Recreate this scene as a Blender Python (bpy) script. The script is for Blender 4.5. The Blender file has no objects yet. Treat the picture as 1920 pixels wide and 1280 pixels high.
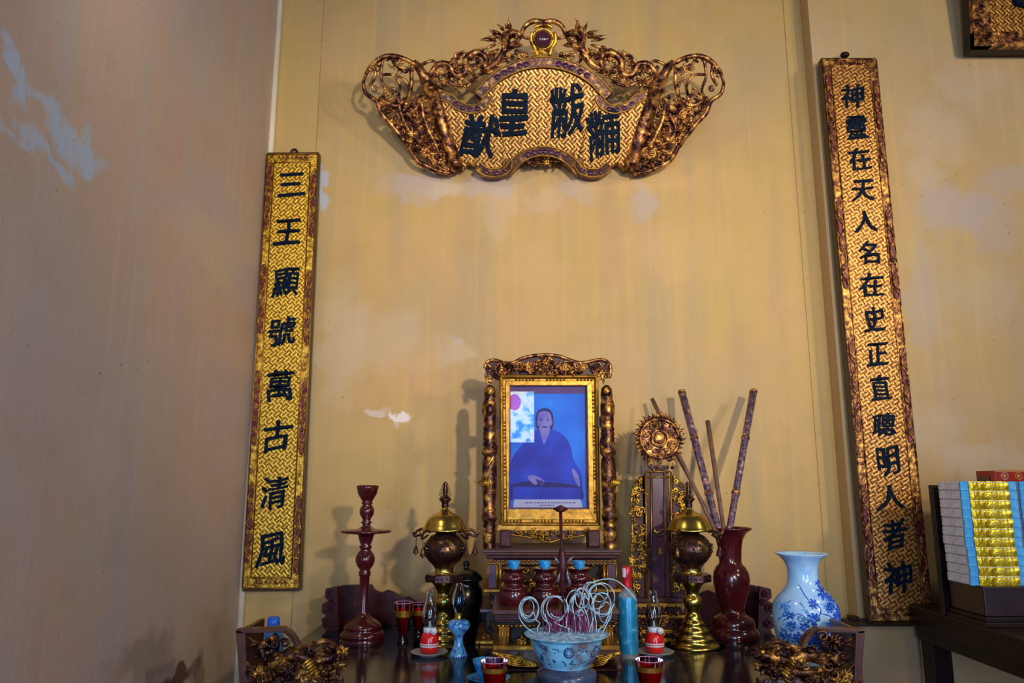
import bpy, math, random
from mathutils import Vector, Matrix
sc = bpy.context.scene
COL = sc.collection
R = random.Random(7)
PI = math.pi

# ------------------------------------------------------------------ camera
F = 1400.0                      # focal length for a 1920 px wide frame
PITCH = math.radians(10.7)
CZ = 1.45
SP, CP = math.sin(PITCH), math.cos(PITCH)
cam_d = bpy.data.cameras.new('camera'); cam = bpy.data.objects.new('camera', cam_d); COL.objects.link(cam)
cam_d.sensor_width = 36; cam_d.lens = F / 1920 * 36
cam.location = (0, 0, CZ); cam.rotation_euler = (PI / 2 + PITCH, 0, 0)
sc.camera = cam
sc.view_settings.view_transform = 'Standard'; sc.view_settings.look = 'None'
sc.view_settings.gamma = 1; sc.view_settings.use_curve_mapping = False
sc.view_settings.exposure = 0.06

# ------------------------------------------------------------------ light
w = bpy.data.worlds.new('world'); sc.world = w; w.use_nodes = True
w.node_tree.nodes['Background'].inputs[0].default_value = (0.55, 0.62, 0.85, 1)
w.node_tree.nodes['Background'].inputs[1].default_value = 0.08
def area(name, loc, target, sx, sy, power, color, shape='RECTANGLE'):
    d = bpy.data.lights.new(name, 'AREA'); d.shape = shape; d.size = sx; d.size_y = sy
    d.energy = power; d.color = color
    o = bpy.data.objects.new(name, d); COL.objects.link(o); o.location = loc
    o.rotation_euler = (Vector(target) - Vector(loc)).to_track_quat('-Z', 'Y').to_euler(); return o
d = bpy.data.lights.new('hall_lamp_light', 'SPOT'); d.energy = 375; d.color = (1.0, 0.83, 0.58); d.spot_size = math.radians(52); d.spot_blend = 1.0; d.shadow_soft_size = 0.06
o = bpy.data.objects.new('hall_lamp_light', d); COL.objects.link(o); o.location = (1.05, -1.2, 2.2)
o.rotation_euler = (Vector((0.22, 3, 2.3)) - o.location).to_track_quat('-Z', 'Y').to_euler()
area('doorway_light', (-0.58, -3.0, 1.7), (0.1, 3, 1.4), 0.84, 1.9, 72, (0.46, 0.64, 1.0))
area('cool_fill_light', (2.2, -2.9, 1.6), (-0.6, 2.4, 1.5), 0.8, 1.8, 62, (0.50, 0.64, 1.0))  # added cool fill to lift the left wall, no doorway known there
area('right_lamp_light', (2.7, -0.6, 2.7), (1.9, 3, 1.6), 0.2, 0.2, 34, (1.0, 0.82, 0.54), 'DISK')
area('side_lamp_light', (2.3, 1.2, 3.2), (0.5, 3, 1.8), 0.25, 0.25, 8, (1.0, 0.82, 0.54), 'DISK')
area('far_lamp_light', (-0.75, 1.4, 3.0), (0.9, 3, 1.9), 0.25, 0.25, 5, (1.0, 0.82, 0.55), 'DISK')

# ------------------------------------------------------------------ pixel to place
LEAN = [0.0, 0.0]               # a board that leans out: distance shrinks by LEAN[0] per metre above LEAN[1]
def reach(py, Y):
    v = (640 - py) / F
    return (Y - LEAN[0] * (CZ - LEAN[1])) / ((CP - v * SP) + LEAN[0] * (SP + v * CP))
def P(px, py, Y):
    v = (640 - py) / F; t = reach(py, Y)
    return Vector(((px - 960) / F * t, t * (CP - v * SP), CZ + t * (SP + v * CP)))
def S(py, Y): return reach(py, Y) / F
def Zof(py, Y): return P(960, py, Y).z

# ------------------------------------------------------------------ materials
def nodes(name):
    m = bpy.data.materials.new(name); m.use_nodes = True
    return m, m.node_tree, m.node_tree.nodes['Principled BSDF']
def mat(name, c, rough=0.5, metal=0.0, trans=0.0, ior=1.45, coat=0.0, spec=None, bump=0.0, bscale=60, var=0.0, vscale=20):
    m, nt, b = nodes(name)
    b.inputs['Base Color'].default_value = (*c, 1); b.inputs['Roughness'].default_value = rough
    b.inputs['Metallic'].default_value = metal; b.inputs['Transmission Weight'].default_value = trans
    b.inputs['IOR'].default_value = ior; b.inputs['Coat Weight'].default_value = coat
    if spec is not None: b.inputs['Specular IOR Level'].default_value = spec
    if bump or var:
        tc = nt.nodes.new('ShaderNodeTexCoord')
    if bump:
        n = nt.nodes.new('ShaderNodeTexNoise'); n.inputs['Scale'].default_value = bscale; n.inputs['Detail'].default_value = 5
        bp = nt.nodes.new('ShaderNodeBump'); bp.inputs['Strength'].default_value = bump; bp.inputs['Distance'].default_value = 0.004
        nt.links.new(tc.outputs['Object'], n.inputs['Vector']); nt.links.new(n.outputs['Fac'], bp.inputs['Height'])
        nt.links.new(bp.outputs['Normal'], b.inputs['Normal'])
    if var:
        n2 = nt.nodes.new('ShaderNodeTexNoise'); n2.inputs['Scale'].default_value = vscale; n2.inputs['Detail'].default_value = 6
        r = ramp(nt, [(0.35, tuple(x * (1 - var) for x in c)), (0.65, tuple(min(1, x * (1 + var)) for x in c))])
        nt.links.new(tc.outputs['Object'], n2.inputs['Vector']); nt.links.new(n2.outputs['Fac'], r.inputs['Fac'])
        nt.links.new(r.outputs['Color'], b.inputs['Base Color'])
    return m
def ramp(nt, stops):
    r = nt.nodes.new('ShaderNodeValToRGB'); e = r.color_ramp.elements
    while len(e) < len(stops): e.new(0.5)
    for i, (p, c) in enumerate(stops): e[i].position = p; e[i].color = (*c, 1)
    return r
def mottled(name, stops, scale, rough, metal, bump=0.6, bscale=90, detail=4, dist=0.003, coat=0.0):
    m, nt, b = nodes(name)
    tc = nt.nodes.new('ShaderNodeTexCoord')
    n = nt.nodes.new('ShaderNodeTexNoise'); n.inputs['Scale'].default_value = scale; n.inputs['Detail'].default_value = detail
    r = ramp(nt, stops)
    nt.links.new(tc.outputs['Object'], n.inputs['Vector']); nt.links.new(n.outputs['Fac'], r.inputs['Fac'])
    nt.links.new(r.outputs['Color'], b.inputs['Base Color'])
    n2 = nt.nodes.new('ShaderNodeTexNoise'); n2.inputs['Scale'].default_value = bscale; n2.inputs['Detail'].default_value = 3
    bp = nt.nodes.new('ShaderNodeBump'); bp.inputs['Strength'].default_value = bump; bp.inputs['Distance'].default_value = dist
    nt.links.new(tc.outputs['Object'], n2.inputs['Vector']); nt.links.new(n2.outputs['Fac'], bp.inputs['Height'])
    nt.links.new(bp.outputs['Normal'], b.inputs['Normal'])
    b.inputs['Roughness'].default_value = rough; b.inputs['Metallic'].default_value = metal; b.inputs['Coat Weight'].default_value = coat
    return m
def fret(name, hi, mid, lo, cell=0.028, lines=5, metal=0.55, rough=0.34, bump=0.8, rot=45, grain=0.5):
    """gilded ground cut with small diagonal blocks of lines"""
    m, nt, b = nodes(name)
    tc = nt.nodes.new('ShaderNodeTexCoord'); mp = nt.nodes.new('ShaderNodeMapping')
    mp.inputs['Rotation'].default_value = (0, math.radians(rot), 0)
    nt.links.new(tc.outputs['Object'], mp.inputs['Vector'])
    n0 = nt.nodes.new('ShaderNodeTexNoise'); n0.inputs['Scale'].default_value = 30
    nt.links.new(tc.outputs['Object'], n0.inputs['Vector'])
    wob = nt.nodes.new('ShaderNodeVectorMath'); wob.operation = 'SCALE'; wob.inputs['Scale'].default_value = 0.004
    add = nt.nodes.new('ShaderNodeVectorMath'); add.operation = 'ADD'
    nt.links.new(n0.outputs['Color'], wob.inputs[0]); nt.links.new(mp.outputs[0], add.inputs[0]); nt.links.new(wob.outputs[0], add.inputs[1])
    sep = nt.nodes.new('ShaderNodeSeparateXYZ'); nt.links.new(add.outputs[0], sep.inputs[0])
    cmb = nt.nodes.new('ShaderNodeCombineXYZ'); nt.links.new(sep.outputs['X'], cmb.inputs[0]); nt.links.new(sep.outputs['Z'], cmb.inputs[1])
    cmb.inputs[2].default_value = 0.001
    ck = nt.nodes.new('ShaderNodeTexChecker'); ck.inputs['Scale'].default_value = 1 / cell
    nt.links.new(cmb.outputs[0], ck.inputs['Vector'])
    def stripes(sock):
        k = nt.nodes.new('ShaderNodeMath'); k.operation = 'MULTIPLY'; k.inputs[1].default_value = lines * PI / cell
        s = nt.nodes.new('ShaderNodeMath'); s.operation = 'SINE'
        a = nt.nodes.new('ShaderNodeMath'); a.operation = 'MULTIPLY_ADD'; a.inputs[1].default_value = 0.5; a.inputs[2].default_value = 0.5
        nt.links.new(sock, k.inputs[0]); nt.links.new(k.outputs[0], s.inputs[0]); nt.links.new(s.outputs[0], a.inputs[0]); return a.outputs[0]
    mx = nt.nodes.new('ShaderNodeMix'); nt.links.new(ck.outputs['Fac'], mx.inputs[0])
    nt.links.new(stripes(sep.outputs['X']), mx.inputs[2]); nt.links.new(stripes(sep.outputs['Z']), mx.inputs[3])
    n1 = nt.nodes.new('ShaderNodeTexNoise'); n1.inputs['Scale'].default_value = 120; n1.inputs['Detail'].default_value = 3
    nt.links.new(tc.outputs['Object'], n1.inputs['Vector'])
    mm = nt.nodes.new('ShaderNodeMix'); mm.inputs[0].default_value = grain
    nt.links.new(mx.outputs[0], mm.inputs[2]); nt.links.new(n1.outputs['Fac'], mm.inputs[3])
    r = ramp(nt, [(0.33, lo), (0.5, mid), (0.68, hi)]); nt.links.new(mm.outputs[0], r.inputs['Fac'])
    nt.links.new(r.outputs['Color'], b.inputs['Base Color'])
    bp = nt.nodes.new('ShaderNodeBump'); bp.inputs['Strength'].default_value = bump; bp.inputs['Distance'].default_value = 0.0025
    nt.links.new(mm.outputs[0], bp.inputs['Height']); nt.links.new(bp.outputs['Normal'], b.inputs['Normal'])
    b.inputs['Metallic'].default_value = metal; b.inputs['Roughness'].default_value = rough
    return m

GOLD = mottled('gilded_carving', [(0.38, (0.10, 0.035, 0.006)), (0.5, (0.50, 0.26, 0.03)), (0.64, (0.85, 0.52, 0.06))], 45, 0.32, 0.7, 0.8, 110)
BRONZE = mottled('bronze_gilt_carving', [(0.40, (0.035, 0.008, 0.008)), (0.52, (0.26, 0.10, 0.035)), (0.66, (0.72, 0.38, 0.09))], 38, 0.34, 0.65, 0.7, 110)
DARKGILT = mottled('dark_gilt_carving', [(0.42, (0.028, 0.006, 0.006)), (0.55, (0.15, 0.055, 0.016)), (0.68, (0.75, 0.40, 0.07))], 36, 0.33, 0.6, 0.7, 90)
GOLDRAIL = mat('gold_moulding', (0.33, 0.165, 0.022), 0.38, 0.75, bump=0.25, bscale=60, var=0.35, vscale=40)
REDLAC = mat('dark_red_lacquer', (0.058, 0.005, 0.009), 0.2, 0.0, coat=0.6, var=0.2, vscale=14)
MAROON = mat('maroon_lacquer', (0.042, 0.006, 0.010), 0.4, 0.0, spec=0.3, var=0.35, vscale=30, bump=0.2, bscale=80)
PURPLE = mat('purple_lacquer', (0.055, 0.009, 0.045), 0.35, 0.0, coat=0.15, var=0.3, vscale=30)
CARTRED = mottled('red_carved_cartouche', [(0.4, (0.10, 0.008, 0.02)), (0.56, (0.17, 0.02, 0.025)), (0.70, (0.55, 0.30, 0.04))], 50, 0.35, 0.25, 0.8, 90)
DARKWOOD = mat('dark_wood', (0.012, 0.005, 0.006), 0.4, 0.0, spec=0.3, var=0.4, vscale=20)
BROWNWOOD = mat('brown_lacquer_wood', (0.085, 0.03, 0.018), 0.35, 0.0, coat=0.25, var=0.35, vscale=18)
INK = mat('blue_black_paint', (0.0015, 0.009, 0.024), 0.6, spec=0.1, var=0.4, vscale=40)
BRASS = mat('polished_brass', (0.50, 0.37, 0.09), 0.25, 1.0, var=0.25, vscale=16)
OLDBRASS = mottled('darkened_brass', [(0.4, (0.035, 0.015, 0.02)), (0.6, (0.10, 0.045, 0.03)), (0.72, (0.40, 0.24, 0.06))], 24, 0.3, 0.75, 0.3, 60)
def thin_glass(name, tint, gloss=1.0, rough=0.02, ior=1.45):
    m, nt, b = nodes(name); out = nt.nodes['Material Output']
    tr = nt.nodes.new('ShaderNodeBsdfTransparent'); tr.inputs[0].default_value = (*tint, 1)
    gl = nt.nodes.new('ShaderNodeBsdfGlossy'); gl.inputs['Roughness'].default_value = rough; gl.inputs[0].default_value = (gloss, gloss, gloss, 1)
    fr = nt.nodes.new('ShaderNodeFresnel'); fr.inputs[0].default_value = ior; mx = nt.nodes.new('ShaderNodeMixShader')
    nt.links.new(fr.outputs[0], mx.inputs[0]); nt.links.new(tr.outputs[0], mx.inputs[1]); nt.links.new(gl.outputs[0], mx.inputs[2]); nt.links.new(mx.outputs[0], out.inputs['Surface'])
    return m
GLASS = thin_glass('clear_glass', (0.86, 0.88, 0.90), rough=.06)
REDLIQ = thin_glass('clear_red_glass', (0.80, 0.22, 0.26), rough=.05)
LIQ = mat('red_wax_liquid', (0.42, 0.004, 0.012), 0.12, coat=.4, trans=.3)
REDPL = mat('red_plastic', (0.62, 0.012, 0.012), 0.22, coat=0.4)
WHITE = mat('white_enamel', (0.62, 0.68, 0.78), 0.3)
BLACKGL = mat('black_glaze', (0.006, 0.006, 0.009), 0.22, coat=0.3)
TABLEM = mottled('black_lacquer_tabletop', [(0.42, (0.004, 0.005, 0.009)), (0.62, (0.012, 0.016, 0.028))], 9, 0.13, 0.0, 0.06, 20)
TABLEM.node_tree.nodes['Principled BSDF'].inputs['Specular IOR Level'].default_value = 0.4
CUPBLUE = mat('blue_white_porcelain_cup', (0.03, 0.28, 0.92), 0.2, var=0.6, vscale=40)
BLUEPL = mat('blue_plastic', (0.015, 0.13, 0.75), 0.3)
def porcelain(name, base, blue, scale, lo, hi, dirt=0.0):
    m, nt, b = nodes(name)
    tc = nt.nodes.new('ShaderNodeTexCoord')
    n = nt.nodes.new('ShaderNodeTexNoise'); n.inputs['Scale'].default_value = scale; n.inputs['Detail'].default_value = 6; n.inputs['Distortion'].default_value = 1.5
    r = ramp(nt, [(lo, base), (hi, blue)])
    nt.links.new(tc.outputs['Object'], n.inputs['Vector']); nt.links.new(n.outputs['Fac'], r.inputs['Fac'])
    out = r.outputs['Color']
    if dirt:
        n2 = nt.nodes.new('ShaderNodeTexNoise'); n2.inputs['Scale'].default_value = 14; n2.inputs['Detail'].default_value = 4
        r2 = ramp(nt, [(0.5, (0, 0, 0)), (0.66, (1, 1, 1))]); nt.links.new(tc.outputs['Object'], n2.inputs['Vector']); nt.links.new(n2.outputs['Fac'], r2.inputs['Fac'])
        mx = nt.nodes.new('ShaderNodeMix'); mx.data_type = 'RGBA'; nt.links.new(r2.outputs['Color'], mx.inputs[0])
        nt.links.new(out, mx.inputs[6]); mx.inputs[7].default_value = (0.20, 0.15, 0.17, 1); out = mx.outputs[2]
    nt.links.new(out, b.inputs['Base Color']); b.inputs['Roughness'].default_value = 0.15; b.inputs['Coat Weight'].default_value = 0.4
    return m
PORC = porcelain('white_porcelain', (0.42, 0.68, 1.0), (0.30, 0.60, 1.0), 18, 0.45, 0.6)
PORCB = mat('cobalt_glaze', (0.012, 0.09, 0.62), 0.2, coat=0.4, var=0.4, vscale=50)
PORCL = mat('pale_cobalt_wash', (0.10, 0.34, 0.85), 0.2, coat=0.4, var=0.4, vscale=50)
BOWLP = porcelain('worn_blue_white_porcelain', (0.24, 0.70, 1.0), (0.04, 0.14, 0.42), 26, 0.56, 0.66, dirt=1)
ASH = mottled('incense_ash', [(0.35, (0.14, 0.26, 0.55)), (0.55, (0.36, 0.64, 0.95)), (0.7, (0.60, 0.80, 1.0))], 90, 0.9, 0.0, 1.0, 160)
ASHCOIL = mat('pale_ash_coil', (0.48, 0.74, 1.0), 0.8, var=0.2, vscale=60)
STICKRED = mat('pink_red_stick', (0.22, 0.03, 0.12), 0.7)

def plaster(name, base, warm, grey, patches, streak=1.0, axis='X', peel=(0.42, 0.58, 0.78)):
    """painted plaster: low contrast mottling, vertical water streaks and worn pale patches and darker or tinted ones (ellipses with frayed edges)"""
    m, nt, b = nodes(name)
    L = nt.links.new
    tc = nt.nodes.new('ShaderNodeTexCoord')
    def noise(scale, detail=5, vec=None, dist=0.0):
        n = nt.nodes.new('ShaderNodeTexNoise'); n.inputs['Scale'].default_value = scale; n.inputs['Detail'].default_value = detail
        n.inputs['Distortion'].default_value = dist
        L(vec or tc.outputs['Object'], n.inputs['Vector']); return n
    def mixc(fac, a, bcol):
        x = nt.nodes.new('ShaderNodeMix'); x.data_type = 'RGBA'
        if isinstance(fac, float): x.inputs[0].default_value = fac
        else: L(fac, x.inputs[0])
        L(a, x.inputs[6]) if not isinstance(a, tuple) else setattr(x.inputs[6], 'default_value', (*a, 1))
        L(bcol, x.inputs[7]) if not isinstance(bcol, tuple) else setattr(x.inputs[7], 'default_value', (*bcol, 1))
        return x.outputs[2]
    def rampf(src, lo, hi, v=1.0):
        r = ramp(nt, [(lo, (0, 0, 0)), (hi, (v, v, v))]); L(src, r.inputs['Fac']); return r.outputs['Color']
    c = mixc(rampf(noise(2.2).outputs['Fac'], 0.4, 0.65, 0.8), base, warm)
    mp = nt.nodes.new('ShaderNodeMapping'); mp.inputs['Scale'].default_value = (9, 9, 0.7); L(tc.outputs['Object'], mp.inputs['Vector'])
    c = mixc(rampf(noise(1.0, 6, mp.outputs[0]).outputs['Fac'], 0.48, 0.72, 0.55 * streak), c, grey)
    c = mixc(rampf(noise(1.3, 3).outputs['Fac'], 0.5, 0.75, min(.8, 0.55 * streak)), c, grey)
    c = mixc(rampf(noise(5.5, 4).outputs['Fac'], 0.5, 0.7, .30), c, (base[0] * .95, base[1] * .80, base[2] * .95))
    c = mixc(rampf(noise(7.5, 3).outputs['Fac'], 0.52, 0.7, .28), c, (base[0] * .78, base[1] * .82, base[2] * .70))
    mp2 = nt.nodes.new('ShaderNodeMapping'); mp2.inputs['Scale'].default_value = (30, 30, 0.9); L(tc.outputs['Object'], mp2.inputs['Vector'])
    c = mixc(rampf(noise(1.0, 4, mp2.outputs[0]).outputs['Fac'], 0.55, 0.8, 0.22), c, tuple(min(1, x * 1.5) for x in base))
    if patches:
        dn = noise(9, 6, dist=0.3)
        sub = nt.nodes.new('ShaderNodeVectorMath'); sub.operation = 'SUBTRACT'; L(dn.outputs['Color'], sub.inputs[0]); sub.inputs[1].default_value = (0.5, 0.5, 0.5)
        scl = nt.nodes.new('ShaderNodeVectorMath'); scl.operation = 'SCALE'; scl.inputs['Scale'].default_value = 0.22; L(sub.outputs[0], scl.inputs[0])
        ad = nt.nodes.new('ShaderNodeVectorMath'); ad.operation = 'ADD'; L(tc.outputs['Object'], ad.inputs[0]); L(scl.outputs[0], ad.inputs[1])
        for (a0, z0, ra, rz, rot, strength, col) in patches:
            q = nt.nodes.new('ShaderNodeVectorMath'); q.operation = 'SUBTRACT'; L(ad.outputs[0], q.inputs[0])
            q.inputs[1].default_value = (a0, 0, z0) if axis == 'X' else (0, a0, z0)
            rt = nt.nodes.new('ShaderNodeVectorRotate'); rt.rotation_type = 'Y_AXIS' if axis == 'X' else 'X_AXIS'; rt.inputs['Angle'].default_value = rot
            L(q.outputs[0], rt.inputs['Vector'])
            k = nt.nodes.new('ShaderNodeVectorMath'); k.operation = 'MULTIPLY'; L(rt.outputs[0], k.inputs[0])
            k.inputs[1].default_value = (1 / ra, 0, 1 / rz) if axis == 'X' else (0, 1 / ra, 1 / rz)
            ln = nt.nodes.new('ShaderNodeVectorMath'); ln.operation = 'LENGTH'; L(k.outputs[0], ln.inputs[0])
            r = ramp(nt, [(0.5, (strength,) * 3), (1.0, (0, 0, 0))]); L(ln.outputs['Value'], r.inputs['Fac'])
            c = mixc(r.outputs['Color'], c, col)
    sp = noise(55, 2); c = mixc(rampf(sp.outputs['Fac'], 0.73, 0.76, 0.5), c, (0.10, 0.07, 0.04))
    L(c, b.inputs['Base Color']); b.inputs['Roughness'].default_value = 0.62
    bp = nt.nodes.new('ShaderNodeBump'); bp.inputs['Strength'].default_value = 0.35; bp.inputs['Distance'].default_value = 0.003
    L(noise(70, 6).outputs['Fac'], bp.inputs['Height']); L(bp.outputs['Normal'], b.inputs['Normal'])
    return m

# ------------------------------------------------------------------ mesh builder
class MB:
    def __init__(s): s.v = []; s.f = []; s.m = []; s.sm = []
    def add(s, vs, fs, mi=0, smooth=True):
        o = len(s.v); s.v += [tuple(x) for x in vs]
        for f in fs: s.f.append(tuple(i + o for i in f)); s.m.append(mi); s.sm.append(smooth)
    def box(s, a, b, mi=0):
        x0, y0, z0 = a; x1, y1, z1 = b
        if x0 > x1: x0, x1 = x1, x0
        if y0 > y1: y0, y1 = y1, y0
        if z0 > z1: z0, z1 = z1, z0
        s.add([(x0,y0,z0),(x1,y0,z0),(x1,y1,z0),(x0,y1,z0),(x0,y0,z1),(x1,y0,z1),(x1,y1,z1),(x0,y1,z1)],
              [(0,3,2,1),(4,5,6,7),(0,1,5,4),(1,2,6,5),(2,3,7,6),(3,0,4,7)], mi, False)
    def pbox(s, x0, y0, x1, y1, Y, depth, mi=0):
        """box whose front face covers pixels x0..x1, y0..y1 at distance Y"""
        ym = (y0 + y1) / 2
        s.box((P(x0, ym, Y).x, Y, Zof(y1, Y)), (P(x1, ym, Y).x, Y + depth, Zof(y0, Y)), mi)
    def prism(s, pts, Y, depth, mi=0, tilt=None):
        """outline in the X,Z plane (list of Vectors/3-tuples), thickness towards +Y"""
        n = len(pts); ar = sum(pts[i][0] * pts[(i+1) % n][2] - pts[(i+1) % n][0] * pts[i][2] for i in range(n))
        if ar < 0: pts = pts[::-1]
        vs = [(p[0], p[1], p[2]) for p in pts] + [(p[0], p[1] + depth, p[2]) for p in pts]
        fs = [tuple(range(n)), tuple(range(2*n-1, n-1, -1))] + [((i+1) % n, i, i+n, (i+1) % n + n) for i in range(n)]
        s.add(vs, fs, mi, False)
    def pprism(s, pts, Y, depth, mi=0): s.prism([P(x, y, Y) for x, y in pts], Y, depth, mi)
    def tube(s, pts, rad, seg=7, mi=0, flat=1.0, cap=True):
        pts = [Vector(p) for p in pts]; n = len(pts)
        if not isinstance(rad, (list, tuple)): rad = [rad] * n
        vs = []; prev = None
        for i, p in enumerate(pts):
            t = (pts[min(i+1, n-1)] - pts[max(i-1, 0)])
            if t.length < 1e-9: t = Vector((0, 0, 1))
            t.normalize()
            if prev is None:
                ref = Vector((0, 1, 0)) if abs(t.y) < 0.9 else Vector((1, 0, 0))
                a = t.cross(ref).normalized()
            else:
                a = prev - t * prev.dot(t)
                a = a.normalized() if a.length > 1e-6 else t.cross(Vector((0, 1, 0))).normalized()
            prev = a; b = t.cross(a)
            for k in range(seg):
                an = 2 * PI * k / seg
                vs.append(p + (a * math.cos(an) + b * math.sin(an) * flat) * rad[i])
        fs = [(i*seg + k, i*seg + (k+1) % seg, (i+1)*seg + (k+1) % seg, (i+1)*seg + k) for i in range(n-1) for k in range(seg)]
        if cap:
            fs += [tuple(range(seg-1, -1, -1)), tuple((n-1)*seg + k for k in range(seg))]
        s.add(vs, fs, mi)
    def ptube(s, pts, rad, Y, seg=7, mi=0, smooth=4, dy=0.0, flat=1.0):
        """tube through pixels at distance Y (rad in pixels), a spline when smooth > 0"""
        q = spline([(x, y) for x, y in pts], smooth) if smooth else pts
        n = len(q)
        if isinstance(rad, (list, tuple)):
            m = len(rad); rr = [interp(rad, i / (n-1) * (m-1)) for i in range(n)]
        else: rr = [rad] * n
        k = S(q[0][1], Y)
        s.tube([P(x, y, Y + dy * math.sin(PI * i / (n-1))) for i, (x, y) in enumerate(q)], [r * k for r in rr], seg, mi, flat)
    def lathe(s, cx, cy, prof, seg=40, mi=0, cap0=True, cap1=True):
        vs = []; n = len(prof)
        for r, z in prof:
            for k in range(seg):
                a = 2 * PI * k / seg; vs.append((cx + r * math.cos(a), cy + r * math.sin(a), z))
        fs = [(i*seg + k, i*seg + (k+1) % seg, (i+1)*seg + (k+1) % seg, (i+1)*seg + k) for i in range(n-1) for k in range(seg)]
        up = prof[-1][1] > prof[0][1]
        if not up: fs = [f[::-1] for f in fs]
        s.add(vs, fs, mi)
        if cap0: s.add(vs[:seg], [tuple(range(seg)) if not up else tuple(range(seg-1, -1, -1))], mi, False)
        if cap1: s.add(vs[-seg:], [tuple(range(seg)) if up else tuple(range(seg-1, -1, -1))], mi, False)
    def plathe(s, cx, Y, prof, seg=40, mi=0, ref=None, base=None, cap0=True, cap1=True):
        """turned shape from (pixel row, half width in pixels) pairs, top first"""
        if ref is None: ref = sum(p[0] for p in prof) / len(prof)
        X = cx if isinstance(cx, float) and abs(cx) < 5 else P(cx, ref, Y).x
        pr = [(max(h * S(py, Y), 0.0004), Zof(py, Y)) for py, h in prof]
        if base is not None: pr[-1] = (pr[-1][0], base)
        s.lathe(X, Y, pr, seg, mi, cap0, cap1); return X
    def ball(s, c, r, mi=0, seg=14, ring=9, sc=(1, 1, 1)):
        vs = []; fs = []
        for i in range(ring + 1):
            th = PI * i / ring
            for k in range(seg):
                a = 2 * PI * k / seg
                vs.append((c[0] + r*sc[0]*math.sin(th)*math.cos(a), c[1] + r*sc[1]*math.sin(th)*math.sin(a), c[2] + r*sc[2]*math.cos(th)))
        for i in range(ring):
            for k in range(seg): fs.append((i*seg+k, (i+1)*seg+k, (i+1)*seg+(k+1) % seg, i*seg+(k+1) % seg))
        s.add(vs, fs, mi)
    def pball(s, px, py, rp, Y, mi=0, sc=(1, 1, 1)): s.ball(P(px, py, Y), rp * S(py, Y), mi, sc=sc)
    def build(s, name, mats, parent=None, bevel=0, label=None, origin=None):
        if not isinstance(mats, (list, tuple)): mats = [mats]
        if parent is None:
            if origin is None:
                xs = [v[0] for v in s.v]; ys = [v[1] for v in s.v]; zs = [v[2] for v in s.v]
                origin = ((min(xs)+max(xs))/2, (min(ys)+max(ys))/2, min(zs))
        else:
            origin = WORLD.get(parent.name, (0, 0, 0)); 
        me = bpy.data.meshes.new(name)
        me.from_pydata([(v[0]-origin[0], v[1]-origin[1], v[2]-origin[2]) for v in s.v], [], s.f)
        for m in mats: me.materials.append(m)
        me.polygons.foreach_set('material_index', s.m); me.polygons.foreach_set('use_smooth', s.sm); me.update()
        o = bpy.data.objects.new(name, me); COL.objects.link(o)
        if parent: o.parent = parent
        else: o.location = origin
        WORLD[o.name] = tuple(origin)
        if bevel:
            b = o.modifiers.new('bevel', 'BEVEL'); b.width = bevel; b.segments = 2; b.limit_method = 'ANGLE'
        if label: o['label'] = label
        return o
WORLD = {}
def interp(a, t):
    i = int(t); i = min(max(i, 0), len(a) - 2) if len(a) > 1 else 0
    f = t - i; return a[i] * (1-f) + a[i+1] * f if len(a) > 1 else a[0]
def spline(pts, k=5, closed=False):
    out = []; n = len(pts)
    g = (lambda i: pts[i % n]) if closed else (lambda i: pts[min(max(i, 0), n-1)])
    for i in range(n if closed else n-1):
        p0, p1, p2, p3 = g(i-1), g(i), g(i+1), g(i+2)
        for j in range(k):
            t = j / k
            out.append(tuple(0.5*((2*b)+(-a+c)*t+(2*a-5*b+4*c-d)*t*t+(-a+3*b-3*c+d)*t**3) for a, b, c, d in zip(p0, p1, p2, p3)))
    if not closed: out.append(tuple(pts[-1]))
    return out
def tag(o, label, cat, group=None, kind=None):
    if label: o['label'] = label
    if cat: o['category'] = cat
    if group: o['group'] = group
    if kind: o['kind'] = kind
    return o
def thing(name, loc, label, cat, group=None):
    o = bpy.data.objects.new(name, None); COL.objects.link(o); o.location = loc; o.empty_display_size = 0.05
    WORLD[o.name] = tuple(loc); return tag(o, label, cat, group)
def dup(root, loc, label=None, rotz=0, group=None):
    r = root.copy(); COL.objects.link(r); r.location = loc; r.rotation_euler = (0, 0, rotz)
    WORLD[r.name] = tuple(loc)
    if label: r['label'] = label
    if group: r['group'] = group
    for ch in list(root.children):
        c = ch.copy(); COL.objects.link(c); c.parent = r
        for g in list(ch.children):
            d = g.copy(); COL.objects.link(d); d.parent = c
    return r
def inside(poly, x, y):
    c = False; n = len(poly)
    for i in range(n):
        x1, y1 = poly[i]; x2, y2 = poly[(i+1) % n]
        if (y1 > y) != (y2 > y) and x < (x2-x1)*(y-y1)/(y2-y1)+x1: c = not c
    return c
def scroll(mb, x, y, r, Y, turn=1, a0=0.0, w=2.0, mi=0, turns=1.3, thick=0.6):
    """carved tendril: a tapering spiral that rises from the ground"""
    pts = []; rad = []; n = 14
    k = S(y, Y)
    for i in range(n):
        t = i / (n-1); a = a0 + turn * t * turns * 2 * PI; rr = r * (1 - t * 0.78)
        pts.append(P(x + rr * math.cos(a), y + rr * math.sin(a), Y - k * r * 0.35 * t)); rad.append(w * k * (1 - 0.55 * t) * (0.35 + 0.65 * min(1, t * 4)))
    mb.tube(pts, rad, 6, mi)
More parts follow.
